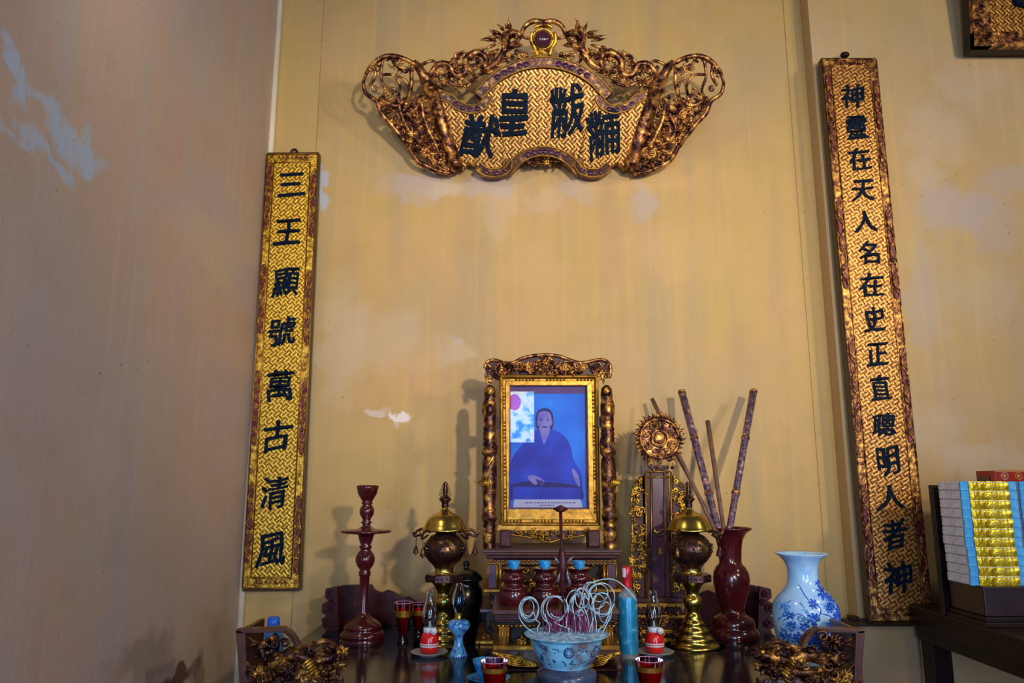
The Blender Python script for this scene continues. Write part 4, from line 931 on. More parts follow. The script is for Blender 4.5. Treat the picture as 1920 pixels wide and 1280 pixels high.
rnd = random.Random(9); mb = MB(); fill(mb, gpoly(936, 1062, 1136, 1102), 90, SYF + .045, rnd, (5, 10), (1.5, 2.4)); mb.build('openwork_panel', GOLD, st)
mb = MB(); fill(mb, gpoly(918, 1113, 1154, 1138), 60, SYF + .024, rnd, (4, 8), (1.5, 2.4)); mb.build('waist_carving', DARKGILT, st)
mb = MB(); fill(mb, gpoly(902, 1150, 1166, 1196), 110, SYF + .024, rnd, (5, 10), (1.6, 2.8), leaves=.4); mb.build('lower_carving', DARKGILT, st)
mb = MB(); fill(mb, gpoly(895, 1208, 1176, 1226), 50, SYF - .02, rnd, (4, 8), (1.4, 2.4)); mb.build('plinth_carving', DARKGILT, st)
ZSH = Zof(1031, SYF)

# ------------------------------------------------------------------ small low table with the cups
FT = 2.16; FC = 1043
ft = thing('offering_table', (P(FC, 1200, FT).x, 2.28, TZ), 'low carved red and gold offering table behind the incense bowl', 'table')
def F2(name, y0, y1, hw, Y, m, back=2.42, bev=.002):
    mb = MB(); c = P(FC, 1200, FT).x; h = hw * S(1200, FT); mb.box((c - h, Y, Zof(y1, FT)), (c + h, back, Zof(y0, FT))); return mb.build(name, m, ft, bev)
F2('tabletop', 1143, 1152, 120, FT, BROWNWOOD); F2('moulding', 1152, 1164, 117, FT + .006, MAROON); F2('frieze', 1164, 1168, 113, FT + .012, BROWNWOOD); F2('frieze', 1168, 1178, 108, FT + .02, DARKWOOD)
mb = MB()
for i in range(27): leaf(mb, 932 + i*8.3, 1175, -.6, 9, FT + .016, 2.3, 0, .2)
mb.build('rope_moulding', GOLD, ft)
F2('inner_box', 1178, 1215, 92, FT + .06, DARKWOOD, 2.40)
c = P(FC, 1200, FT).x; kf = S(1200, FT)
for sgn in (-1, 1):
    mb = MB(); mb.box((c + sgn*88*kf, FT + .012, Zof(1211, FT)), (c + sgn*108*kf, FT + .035, Zof(1177, FT)))
    for q in (90, 95, 101, 106): mb.tube([(c + sgn*q*kf, FT + .011, Zof(1210, FT)), (c + sgn*q*kf, FT + .011, Zof(1178, FT))], .003, 6)
    mb.build('post', GOLDRAIL, ft)
    mb = MB(); leaf(mb, FC + sgn*58, 1208, -PI/2 - .9*sgn, 30, FT + .04, 3, 0, .4*sgn); leaf(mb, FC + sgn*58, 1208, -PI/2 + .5*sgn, 28, FT + .04, 3, 0, -.3*sgn); leaf(mb, FC + sgn*70, 1208, -PI/2 - .2*sgn, 22, FT + .04, 2.4)
    fill(mb, gpoly(FC + sgn*56 - 26, 1198, FC + sgn*56 + 26, 1209), 14, FT + .03, rnd, (4, 7), (1.5, 2.2)); mb.build('leaf_openwork', GOLD, ft)
F2('lower_rail', 1210, 1219, 119, FT - .002, GOLDRAIL); F2('lower_frieze', 1219, 1224, 121, FT + .01, BROWNWOOD)
mb = MB()
mb.pprism([(918, 1222), (1168, 1222), (1162, 1232), (1130, 1240), (1104, 1250), (982, 1250), (956, 1240), (924, 1232)], FT + .004, .02)
for sgn in (-1, 1):
    for j in range(6): mb.ptube([(FC + sgn*(112 - j*3), 1225 + j*2.2), (FC + sgn*88, 1228 + j*3.4), (FC + sgn*62, 1234 + j*3), (FC + sgn*34, 1246 + j*.5)], 1.5, FT + .001, 5, 1)
    fill(mb, gpoly(FC + sgn*70 - 9, 1226, FC + sgn*70 + 9, 1236), 6, FT - .002, rnd, (3, 5), (1.3, 1.8), mi=(1,))
mb.build('scalloped_apron', [BROWNWOOD, GOLD], ft)
for sgn in (-1, 1):
    mb = MB(); mb.ptube([(FC + sgn*117, 1222), (FC + sgn*113, 1234), (FC + sgn*116, 1246), (FC + sgn*119, 1256)], (7, 8, 6, 7), FT + .015, 9)
    mb.ptube([(FC + sgn*119, 1224), (FC + sgn*111, 1226), (FC + sgn*107, 1232)], (3, 4, 2), FT - .004, 7, 1); mb.build('leg', [BROWNWOOD, GOLD], ft)
F2('bottom_rail', 1254, 1262, 125, FT - .005, MAROON); mb = MB(); h = 125*kf; mb.box((c-h, FT - .004, TZ), (c+h, FT + .02, Zof(1261, FT))); mb.build('foot_rail', DARKWOOD, ft)
ZFT = Zof(1143, FT)
CY = 2.27
for i, px in enumerate((963, 1021, 1086)):
    X = P(px, 1100, CY).x; k = S(1100, CY); lab = ('left', 'middle', 'right')[i]
    root = thing('cup_stand', (X, CY, ZFT), 'dark red lacquer cup stand on the offering table, the %s of three' % ('leftmost' if i == 0 else 'middle one' if i == 1 else 'rightmost'), 'cup stand', 'lacquer cup stands')
    zt = Zof(1064, CY); H = zt - ZFT
    q = lambda t: ZFT + H * t
    mb = MB(); mb.lathe(X, CY, [(24*k, q(0)), (27*k, q(.02)), (27*k, q(.34)), (25*k, q(.38)), (27*k, q(.40)), (26*k, q(.48)), (20*k, q(.51)), (17*k, q(.55)), (18*k, q(.60)), (23*k, q(.66)), (24*k, q(.72)), (22*k, q(.78)), (17*k, q(.84)), (17*k, q(.88)), (20*k, q(.94)), (26*k, q(.985)), (27*k, q(1.0)), (25*k, q(1.0)), (10*k, q(.96))], 40)
    mb.build('pot', REDLAC, root)
    cy = q(.962)
    mb = MB(); r = 12.5*k; hc = 15*k
    mb.lathe(X, CY, [(r*.55, cy), (r*.6, cy + hc*.08), (r*.85, cy + hc*.3), (r*.96, cy + hc*.7), (r, cy + hc), (r*.92, cy + hc), (r*.82, cy + hc*.5), (r*.4, cy + hc*.2)], 30)
    single('small_cup', mb, CUPBLUE, 'tiny blue and white cup on the %s lacquer cup stand' % lab, 'cup', 'tiny cups')

# ------------------------------------------------------------------ portrait frame
PY = 2.66
pf = thing('portrait_frame', (P(1028, 1000, PY).x, PY, ZSH), 'carved gilded frame holding a blue-toned portrait of a seated person in dark robe', 'picture frame')
mb = MB()
outer = [(936, 702), (1122, 702), (1126, 986), (938, 986)]; inner_ = [(956, 722), (1101, 722), (1105, 954), (954, 954)]
def ringrail(mb, o, i, Y, d, mi=0):
    for a in range(4):
        b = (a+1) % 4; mb.pprism([o[a], o[b], i[b], i[a]], Y, d, mi)
def off(q, s): # inset
    return [(q[0][0]+s, q[0][1]+s), (q[1][0]-s, q[1][1]+s), (q[2][0]-s, q[2][1]-s), (q[3][0]+s, q[3][1]-s)]
ringrail(mb, outer, off(outer, 7), PY - .010, .04); ringrail(mb, off(outer, 7), off(outer, 12), PY + .004, .03); ringrail(mb, off(outer, 12), inner_, PY - .004, .03)
o1 = off(outer, 3.5)
for a in range(4): mb.ptube([o1[a], o1[(a+1) % 4]], 3.2, PY - .010, 8, 0, smooth=0)
o1 = off(outer, 9.5)
for a in range(4):
    p, q = o1[a], o1[(a+1) % 4]; n = 26 if a % 2 == 0 else 38
    for j in range(n):
        t = (j+.5)/n
        if (j // 3) % 3 != 0: mb.pball(p[0]+(q[0]-p[0])*t, p[1]+(q[1]-p[1])*t, 2.2, PY + .001, 0)
mb.build('gilt_frame', GOLDRAIL, pf, .001)
mb = MB(); mb.pprism([(950, 718), (1106, 718), (1110, 958), (948, 958)], PY + .022, .008); mb.build('mount', mat('mauve_mount_board', (0.10, 0.05, 0.20), 0.6, var=.15), pf)
# the print: a flat picture, figure in a dark blue robe
BLUEBG = mottled('print_blue_ground', [(0.35, (0.002, 0.12, 0.75)), (0.6, (0.003, 0.20, 0.9)), (0.75, (0.01, 0.36, 0.95))], 7, 0.6, 0, 0)
ROBE = mottled('print_dark_blue_robe', [(0.4, (0.002, 0.018, 0.42)), (0.6, (0.003, 0.05, 0.62))], 9, 0.6, 0, 0)
SKIN = mottled('print_violet_skin', [(0.4, (0.13, 0.13, 0.55)), (0.6, (0.24, 0.21, 0.62))], 20, 0.6, 0, 0)
HAIR = mat('print_dark_hair', (0.006, 0.008, 0.16), .6); COLLAR = mat('print_pale_collar', (0.16, 0.26, 0.72), .6); CAPT = mat('print_caption_strip', (0.42, 0.45, 0.68), .6); CAPI = mat('print_caption_ink', (0.10, 0.09, 0.25), .6)
ph = MB()
def flat(pts, layer, mi, sm=0, closed=True):
    q = spline(pts, sm, closed) if sm else pts
    vs = [P(x, y, PY + .0215 - layer * .0004) for x, y in q]; n = len(vs)
    if sum(q[i][0]*q[(i+1) % n][1] - q[(i+1) % n][0]*q[i][1] for i in range(n)) < 0: vs = vs[::-1]
    ph.add([tuple(v) for v in vs], [tuple(range(n))[::-1]], mi, False)
flat([(959, 738), (1096, 738), (1098, 950), (957, 950)], 0, 0)
flat([(957, 870), (975, 838), (998, 812), (1012, 805), (1030, 803), (1054, 814), (1068, 832), (1076, 862), (1090, 888), (1091, 915), (1085, 937), (957, 937)], 1, 1, 4)
flat([(957, 908), (985, 902), (1050, 905), (1092, 912), (1092, 937), (957, 937)], 2, 3, 0)
flat([(962, 912), (1090, 914), (1088, 936), (960, 936)], 3, 1, 0)
flat([(1006, 800), (1005, 780), (1010, 769), (1020, 765), (1031, 768), (1037, 780), (1036, 802), (1021, 812)], 4, 3, 4)
flat([(1010, 802), (1013, 812), (1020, 834), (1030, 812), (1032, 802)], 5, 4)
flat([(1008, 785), (1010, 774), (1020, 770), (1031, 774), (1034, 786), (1032, 798), (1027, 806), (1021, 810), (1014, 805), (1009, 796)], 6, 2, 4)
flat([(1013, 803), (1020, 808), (1028, 803), (1027, 815), (1021, 826), (1014, 814)], 5.5, 2, 3)
for x in (1014.5, 1027): flat([(x-3, 787), (x, 785.6), (x+3, 787), (x, 788.4)], 7, 3, 3); flat([(x-3.6, 783), (x, 781.6), (x+3.6, 783), (x, 782.6)], 7, 3)
flat([(1020, 788), (1022, 788), (1023.4, 796), (1019, 796)], 7, 4); flat([(1016, 800), (1021, 799), (1026, 800), (1021, 802)], 7, 3, 3)
flat([(1009, 790), (1006.6, 788), (1007, 796), (1010, 798)], 6.5, 2, 2); flat([(1033, 790), (1035.6, 788), (1035, 796), (1032, 798)], 6.5, 2, 2)
flat([(988, 893), (997, 890), (1008, 893), (1018, 899), (1021, 903), (1016, 909), (1009, 906), (1003, 909), (994, 901)], 5, 2, 3)
for j in range(4): flat([(1004 + j*3.4, 898 + j*1.2), (1006 + j*3.4, 897.6 + j*1.2), (1013 + j*2.4, 909 - j*1.2), (1011 + j*2.4, 910 - j*1.2)], 6, 3)
flat([(1072, 878), (1080, 884), (1086, 896), (1087, 912), (1082, 908), (1076, 896)], 5, 2, 3)
flat([(964, 936), (1089, 936), (1092, 951), (962, 951)], 8, 5)
rnd = random.Random(2); x = 984
while x < 1074:
    w_ = rnd.uniform(2, 6); flat([(x, 941.2), (x+w_, 941.2), (x+w_, 943.4), (x, 943.4)], 9, 6); x += w_ + 1.8
x = 1012
while x < 1040:
    w_ = rnd.uniform(2, 5); flat([(x, 946), (x+w_, 946), (x+w_, 948), (x, 948)], 9, 6); x += w_ + 1.8
ph.build('portrait_print', [BLUEBG, ROBE, SKIN, HAIR, COLLAR, CAPT, CAPI], pf)
mb = MB(); mb.pprism([(953, 720), (1103, 720), (1107, 956), (951, 956)], PY + .012, .002); mb.build('glass_pane', thin_glass('picture_glass', (.97, .97, .97), rough=0.0, ior=1.5), pf)
# crest
mb = MB()
cr = [(909, 690), (914, 678), (928, 675), (945, 680), (962, 680), (978, 672), (998, 667), (1025, 665), (1050, 668), (1072, 676), (1090, 680), (1108, 677), (1126, 674), (1140, 679), (1145, 692), (1142, 708), (1122, 704), (936, 704), (914, 712)]
mb.pprism(spline(cr[:16], 3) + cr[16:], PY + .0, .025, 1)
cl = spline(cr[:16], 4); mb.ptube(cl, 3.4, PY - .004, 8, 0, smooth=0)
rnd = random.Random(14); fill(mb, [(930, 684), (962, 686), (1025, 672), (1090, 686), (1125, 682), (1122, 700), (936, 700)], 150, PY - .006, rnd, (4, 9), (1.8, 3.2), leaves=.5)
for s_ in ([(912, 680), (926, 694), (938, 706)], [(1142, 680), (1130, 694), (1120, 706)]): mb.ptube(s_, 2.6, PY - .012, 6)
for sx in (0, 1): fill(mb, [(910, 690), (922, 692), (934, 710), (916, 728)] if not sx else [(1144, 690), (1132, 692), (1120, 710), (1140, 728)], 14, PY - .006, rnd, (4, 7), (1.6, 2.4))
mb.build('carved_crest', [BRONZE, MAROON], pf)
for side in (0, 1):
    f = (lambda x: x) if side == 0 else (lambda x: 2056 - x)
    cxp = 919 if side == 0 else 1140
    mb = MB(); CYY = PY - .06
    ww = [(722, 4), (728, 10), (740, 12), (752, 11), (760, 13), (790, 13), (800, 12), (804, 14), (808, 12), (813, 14), (818, 12), (823, 14), (828, 12), (834, 15), (838, 11), (844, 16), (850, 16), (856, 11), (862, 14), (872, 15), (900, 15), (930, 14), (950, 12), (955, 15), (960, 12), (966, 16), (974, 15), (980, 11), (986, 14), (990, 12), (994, 14), (998, 12), (1002, 14), (1006, 12), (1010, 14), (1014, 12), (1020, 13), (1028, 12)]
    xa, xb = (P(917, 722, CYY).x, P(919, 1022, CYY).x) if side == 0 else (P(1139, 722, CYY).x, P(1142, 1022, CYY).x)
    mb.lathe((xa+xb)/2, CYY, [(h*S(y, CYY)*.95, Zof(y, CYY)) for y, h in ww[:-1]] + [(12*S(1028, CYY), ZSH)], 24)
    mb.build('column', DARKGILT, pf)
    X = (xa+xb)/2
    mb = MB()   # dragon coiling about the column
    pts = []; rr = []
    for j in range(70):
        t = j/69; a = -PI/2 + t*2*PI*1.6*(1 if side else -1); z = Zof(735 + t*215, CYY); r_ = .022
        pts.append((X + r_*math.cos(a), CYY + r_*math.sin(a), z)); rr.append(.004 + .003*math.sin(t*PI))
    mb.tube(pts, rr, 7)

    mb.ball((X, CYY - .03, Zof(735, CYY)), .015, sc=(1, .8, 1)); mb.ball((X, CYY - .035, Zof(770, CYY)), .014, 0, sc=(1, .6, 1.5))
    mb.build('coiled_dragon', DARKGILT, pf)
    mb = MB(); sg = -1 if side == 0 else 1
    for j in range(7):
        leaf(mb, cxp + sg*(2 + j), 916 - j, -PI/2 + sg*(.15 + j*.2), 22 + j, CYY - .02, 2.6, 0, -.3*sg)
    mb.build('flame_claw', GOLD, pf)
    mb = MB(); mb.box((X - .02, CYY + .015, Zof(800, CYY)), (X + .03*(1 if side == 0 else -1), PY + .01, Zof(780, CYY))); mb.build('column_bracket', DARKWOOD, pf)
mb = MB()
mb.pprism([(934, 984), (1128, 984), (1130, 994), (932, 994)], PY - .01, .03, 0)
mb.pprism([(940, 994), (1124, 994), (1110, 1002), (1090, 1004), (1072, 1008), (1050, 1012), (1030, 1017), (1010, 1012), (988, 1008), (970, 1004), (952, 1000)], PY - .004, .02, 1)
fill(mb, [(950, 994), (1114, 994), (1090, 1003), (1030, 1014), (970, 1003)], 44, PY - .01, rnd, (3.5, 7), (1.6, 2.6))
mb.ptube([(940, 996), (960, 1002), (985, 1006), (1008, 1010), (1030, 1016), (1052, 1010), (1078, 1006), (1100, 1002), (1122, 996)], 2.2, PY - .008, 6)
mb.build('carved_base_apron', [GOLDRAIL, MAROON], pf)
for x0, x1 in ((938, 958), (1100, 1122)):
    mb = MB(); mb.box((P(x0, 1010, PY).x, PY - .05, ZSH), (P(x1, 1010, PY).x, PY + .03, Zof(992, PY))); mb.build('foot', MAROON, pf, .004)

# ------------------------------------------------------------------ ancestral tablet
AY = 2.70
at_ = thing('ancestral_tablet', (P(1235, 1150, AY).x, AY, TZ), 'narrow red and gold ancestral tablet crowned by a carved flaming sun disc', 'tablet')
mb = MB()
mb.lathe(0, 0, [(.001, 0)], 3) if False else None
c = P(1236, 822, AY); k = S(822, AY)
for r_, w_ in ((15, 2.4), (36, 3)): mb.tube([(c.x + r_*k*math.cos(a), AY - .012, c.z + r_*k*math.sin(a)) for a in [i*2*PI/36 for i in range(37)]], w_*k, 7)
n = 30; mb.add([(c.x + 40*k*math.cos(2*PI*i/n), AY - .004, c.z + 40*k*math.sin(2*PI*i/n)) for i in range(n)] + [(c.x + 40*k*math.cos(2*PI*i/n), AY + .012, c.z + 40*k*math.sin(2*PI*i/n)) for i in range(n)], [tuple(range(n)), tuple(range(2*n-1, n-1, -1))] + [((i+1) % n, i, i+n, (i+1) % n+n) for i in range(n)], 0, False)
rnd = random.Random(77)
for i in range(34):
    a = 2*PI*i/34
    if 1.1 < a < 2.0: continue
    leaf(mb, 1236 + 36*math.cos(a), 822 + 38*math.sin(a), a + .3, rnd.uniform(12, 20), AY - .006, 3.2, 0, -.9)
for i in range(70):
    a = rnd.uniform(0, 2*PI); r_ = rnd.uniform(18, 38); scroll(mb, 1236 + r_*math.cos(a), 822 + r_*math.sin(a), rnd.uniform(3, 6), AY - .012, rnd.choice((1, -1)), rnd.uniform(0, 6), rnd.uniform(1.4, 2.2))
fill(mb, gpoly(1212, 858, 1260, 880), 16, AY - .008, rnd, (4, 7), (1.5, 2.4))
mb.build('flaming_disc', BRONZE, at_)
mb = MB(); mb.ball((c.x, AY - .010, c.z), 11*k, sc=(1, .35, 1)); mb.build('central_boss', BRONZE, at_)
mb = MB(); mb.pbox(1207, 872, 1258, 1126, AY, .02); mb.build('tablet_back', MAROON, at_)
mb = MB(); mb.pprism([(1224, 896), (1243, 896), (1246, 1118), (1224, 1118)], AY - .006, .006); mb.build('purple_tablet_face', PURPLE, at_)
mb = MB()
for x in (1211, 1221, 1246, 1258): mb.ptube([(x, 884), (x + (1 if x < 1240 else 2), 1118)], 2.0 if x in (1211, 1258) else 1.3, AY - .008, 6, smooth=0)
for y in (884, 894): mb.ptube([(1211, y), (1258, y)], 1.6, AY - .008, 6, smooth=0)
mb.build('gilt_edging', GOLDRAIL, at_)
for pts_ in ([(1208, 890), (1196, 900), (1186, 916), (1184, 960), (1186, 1000), (1184, 1040), (1188, 1080), (1190, 1118), (1210, 1118)], [(1261, 890), (1272, 900), (1284, 916), (1286, 960), (1284, 1000), (1286, 1040), (1284, 1080), (1286, 1118), (1262, 1118)]):
    mb = MB(); mb.pprism(pts_, AY + .0, .014, 1); mb.ptube(pts_[1:8], 1.8, AY - .002, 6, smooth=2)
    fill(mb, pts_, 75, AY - .004, rnd, (4, 8), (1.5, 2.5)); mb.build('carved_wing', [GOLD, MAROON], at_)
kb = S(1130, AY)
for y0, y1, h_, d, m in ((1118, 1126, 56, .03, MAROON), (1126, 1133, 64, .06, GOLDRAIL), (1133, 1146, 58, .05, MAROON), (1146, 1152, 66, .07, GOLDRAIL), (1152, 1172, 60, .06, MAROON), (1172, 1179, 70, .08, GOLDRAIL)):
    X = P(1236, 1130, AY).x; mb = MB(); mb.box((X - h_*kb*.9, AY - d, Zof(y1, AY)), (X + h_*kb*.9, AY + .03, Zof(y0, AY))); mb.build('base_tier', m, at_, .002)
mb = MB(); mb.box((X - 66*kb*.9, AY - .08, TZ), (X + 66*kb*.9, AY + .03, Zof(1179, AY))); mb.build('base_tier', MAROON, at_, .002)
mb = MB(); fill(mb, gpoly(1186, 1152, 1290, 1172), 46, AY - .066, rnd, (4, 8), (1.6, 2.6)); fill(mb, gpoly(1186, 1134, 1290, 1145), 26, AY - .056, rnd, (3, 5), (1.2, 2)); fill(mb, gpoly(1184, 1182, 1292, 1190), 30, AY - .086, rnd, (4, 7), (1.5, 2.4)); mb.build('base_carving', DARKGILT, at_)

# ------------------------------------------------------------------ incense bowl
BY = 2.03
X = P(1062, 1220, BY).x; zr = Zof(1187, BY); kb = S(1187, BY)
ZB = Zof(1247, BY)
mb = MB(); mb.lathe(X, BY, [(.070, TZ), (.075, TZ + .004), (.076, ZB - .014), (.070, ZB - .010), (.060, ZB - .006), (.058, ZB)], 44)
single('bowl_stand', mb, mat('grey_blue_stand', (0.045, 0.065, 0.13), .35, coat=.3, var=.4), 'round grey-blue stand under the porcelain incense bowl', 'stand')
bw = thing('incense_bowl', (X, BY, ZB), 'blue and white porcelain incense bowl heaped with pale ash at the centre front', 'bowl')
H = zr - ZB
mb = MB(); prof = [(44, 0), (45, .06), (50, .14), (58, .36), (65, .62), (68, .84), (70, .90), (78, .97), (80, 1.0), (77, 1.0), (70, .93), (66, .80)]
mb.lathe(X, BY, [(r*kb, ZB + H*t) for r, t in prof], 56, cap1=False); bo = mb.build('bowl_body', BOWLP, bw)
def brad(t):
    for (r0, t0), (r1, t1) in zip(prof, prof[1:9]):
        if t0 <= t <= t1: return (r0 + (r1-r0)*(t-t0)/(t1-t0)) * kb
    return 68*kb
def stroke(mb, cx, Y, radf, pts, wd, mi=0, seg=5, flat=.35):
    """painted stroke laid on a turned surface: pts are (angle from the front in radians, z)"""
    q = spline(pts, 4)
    mb.tube([(cx + (radf(z) + .0002)*math.sin(a), Y - (radf(z) + .0002)*math.cos(a), z) for a, z in q], [wd*(.4 + .6*math.sin(PI*min(1, max(0, .1 + .85*i/(len(q)-1))))) for i in range(len(q))], seg, mi)
rb = lambda z: brad((z - ZB)/H) - .0006
mb = MB()
for a0, tz, sz in ((.0, .62, 1.0),):
    zc_ = ZB + H*tz
    for j in range(14):
        a = 2*PI*j/14; stroke(mb, X, BY, rb, [(a0 + .12*math.cos(a), zc_ + .011*math.sin(a)), (a0 + .17*math.cos(a+.1), zc_ + .0155*math.sin(a+.1))], .0016)
    for r_ in (.12, .07): stroke(mb, X, BY, rb, [(a0 + r_*math.cos(a), zc_ + r_*.092*math.sin(a)) for a in [i*PI/6 for i in range(13)]], .0022 if r_ > .1 else .0014)
rnd = random.Random(8)
for a0, tz in ((-.62, .72), (-.38, .68), (.42, .70), (.30, .72), (.9, .4), (.45, .25), (-.55, .3), (-.9, .5), (-.2, .25), (.12, .22), (-.85, .72), (1.15, .7), (-.75, .15), (.75, .72)):
    for _ in range(5):
        a = a0 + rnd.uniform(-.09, .09); z = ZB + H*tz + rnd.uniform(-.005, .005)
        stroke(mb, X, BY, rb, [(a, z), (a + rnd.uniform(.0, .06), z + rnd.uniform(-.003, .003)), (a + rnd.uniform(.04, .10), z + rnd.uniform(-.004, .004))], rnd.uniform(.0009, .0017))
for j in range(9):
    a = .86 + .14*math.cos(j*.8); z = ZB + H*.58 + .012*math.sin(j*.8); stroke(mb, X, BY, rb, [(a, z), (a + rnd.uniform(-.1, .1), z + rnd.uniform(-.006, .006)), (a + rnd.uniform(-.12, .12), z + rnd.uniform(-.009, .009))], .0022)
mb.build('painted_pattern', mat('dark_cobalt_pattern', (0.012, 0.05, 0.22), .25, coat=.3), bo)
mb = MB(); n1, n2 = 22, 48; vs = [(X, BY, zr + .006)]; rnd = random.Random(3)
for i in range(1, n1+1):
    for j in range(n2):
        r_ = 75.5*kb*i/n1; a = 2*PI*j/n2; vs.append((X + r_*math.cos(a), BY + r_*math.sin(a), zr - .0015 + .007*(1-(i/n1)**2) + (rnd.uniform(-.0016, .0016) if i < n1 else -.002)))
fs = [(0, 1+j, 1+(j+1) % n2) for j in range(n2)] + [(1+(i-1)*n2+j, 1+i*n2+j, 1+i*n2+(j+1) % n2, 1+(i-1)*n2+(j+1) % n2) for i in range(1, n1) for j in range(n2)]
mb.add(vs, fs); o = tag(mb.build('ash_heap', ASH), 'pale blue-white ash filling the porcelain incense bowl', 'ash', kind='stuff')
# incense stubs
rnd = random.Random(19); proto = None; spots = []
while len(spots) < 96:
    cxk, ww_ = rnd.choice(((-.028, .012), (.022, .026), (.03, .02))); x = rnd.gauss(cxk, ww_); y = rnd.gauss(0, .016)
    if x*x + y*y < .075**2: spots.append((x, y))
for i, (x, y) in enumerate(spots):
    if proto is None:
        mb = MB(); mb.tube([(X+x, BY+y, zr - .008), (X+x, BY+y, zr + .045)], .00105, 6)
        proto = tag(mb.build('incense_stub', STICKRED), 'thin pink-red incense stub standing in the ash of the porcelain bowl', 'incense stick', 'burnt incense stubs'); s = proto
    else:
        s = proto.copy(); COL.objects.link(s)
    s.location = (X+x, BY+y, zr - .008); s.rotation_euler = (rnd.uniform(-.12, .12), rnd.uniform(-.15, .15), 0); s.scale = (1, 1, rnd.uniform(.45, 1.35))
# sticks whose ash stays on as long curls
def ksz(y): return S(y, BY)
curls = [([(1003, 1187), (985, 1174), (974, 1158)], (992, 1143, 19, 25, 2.4, 3.0)), ([(1008, 1176), (1012, 1168), (1006, 1162)], (988, 1140, 13, 18, 1.5, .4)),
         ([(1045, 1186), (1040, 1182), (1032, 1176)], (1037, 1143, 23, 27, 1.7, 1.7)), ([(1072, 1180), (1056, 1174), (1040, 1166)], (1044, 1139, 20, 22, 1.2, 1.2)),
         ([(1080, 1184), (1078, 1160), (1074, 1140)], (1090, 1122, 14, 20, 1.3, 3.3)), ([(1096, 1184), (1090, 1160), (1072, 1146)], (1086, 1134, 18, 22, 1.3, 2.9)),
         ([(1105, 1182), (1112, 1160), (1116, 1150)], (1128, 1134, 18, 24, 1.9, 3.0)), ([(1112, 1186), (1110, 1150), (1104, 1130)], (1122, 1112, 18, 18, 1.6, 2.8)),
         ([(1122, 1180), (1132, 1172), (1138, 1160)], (1127, 1122, 26, 30, 1.0, .3)), ([(1088, 1184), (1086, 1150), (1090, 1120)], (1106, 1103, 12, 12, 1.4, 3.0)),
         ([(1068, 1186), (1062, 1168), (1066, 1140)], (1078, 1128, 16, 22, .7, 3.2)), ([(1130, 1184), (1138, 1170), (1142, 1158)], (1134, 1148, 12, 20, 1.2, .2)),
         ([(1100, 1186), (1104, 1170), (1100, 1150)], (1112, 1128, 22, 16, 1.2, 3.0)), ([(1052, 1184), (1048, 1170), (1046, 1160)], None), ([(1098, 1182), (1090, 1166), (1084, 1150), (1090, 1142)], None),
         ([(1104, 1182), (1100, 1164), (1090, 1142), (1078, 1150)], None), ([(1030, 1172), (1024, 1160), (1022, 1150)], None), ([(1118, 1168), (1110, 1120), (1100, 1100), (1120, 1088), (1150, 1086), (1176, 1104), (1194, 1127)], None)]
rnd = random.Random(6)
for i, (lead, lp_) in enumerate(curls):
    pts = list(lead); 
    if lp_:
        cx_, cy_, rx, ry, turns, ph0 = lp_; m_ = int(turns*16); d = -1
        for j in range(m_):
            a = ph0 + d*(-1)*2*PI*turns*j/(m_-1); sh = 1 - .10*j/m_*turns; pts.append((cx_ + rx*sh*math.cos(a) + 2*j/m_, cy_ + ry*sh*math.sin(a) - 2*j/m_))
    y_base = rnd.uniform(-.02, .02)
    w3 = []
    q = spline(pts, 4)
    for j, (x, y) in enumerate(q):
        t = j/(len(q)-1); w3.append(P(x, y, BY + y_base + .018*math.sin(j*.33 + i)*min(1, t*3)))
    b0 = w3[0]; foot = Vector((b0.x, b0.y, zr - .004))
    root = thing('curled_incense_stick', foot, 'incense stick whose long pale ash curls in loops above the porcelain bowl', 'incense stick', 'curled incense sticks')
    mb = MB(); mb.tube([foot, b0.lerp(foot, .2) + Vector((0, 0, .004))], .0012, 6); mb.build('stick', STICKRED, root)
    mb = MB(); mb.tube([foot + Vector((0, 0, .003))] + w3, .00135, 6); mb.build('ash_curl', ASHCOIL, root)
# tall holder standing in the bowl
tp = thing('lotus_candle_holder', (P(1057, 1180, BY).x, BY, zr), 'tall thin maroon lotus-shaped holder standing up out of the incense bowl', 'candle holder')
mb = MB(); a, b = P(1051, 956, BY), Vector((P(1057, 1180, BY).x, BY, zr - .005)); mb.tube([b, b.lerp(a, .5), a], [.0035, .004, .0045], 8); mb.build('rod', MAROON, tp)
mb = MB(); mb.tube([a - Vector((0, 0, .004)), a + Vector((0, 0, .006))], [.012, .016], 14); mb.tube([a + Vector((-.018, 0, .002)), a + Vector((0, -.006, .008)), a + Vector((.018, 0, .002))], [.003, .006, .003], 8); mb.build('drip_cap', MAROON, tp)
mb = MB(); mb.ptube([(1054, 1112), (1055, 1090), (1055, 1060), (1054, 1038), (1053, 1028)], (3, 9, 11, 7, 4), BY, 10)
mb.build('lotus_bud', MAROON, tp)
for x0, y0, a_, l_ in ((1048, 1056, -2.2, 20), (1062, 1056, -.85, 24), (1066, 1090, -1.75, 30), (1046, 1092, -1.45, 24), (1070, 1096, -1.95, 28)):
    mb = MB(); leaf(mb, x0, y0, a_, l_, BY - .006, 2.6, 0, .2); mb.build('petal', mat('silvery_petal', (0.20, 0.22, 0.33), .3, .4) if l_ != 30 else mat('silvery_petal', (.2, .22, .33), .3, .4), tp)

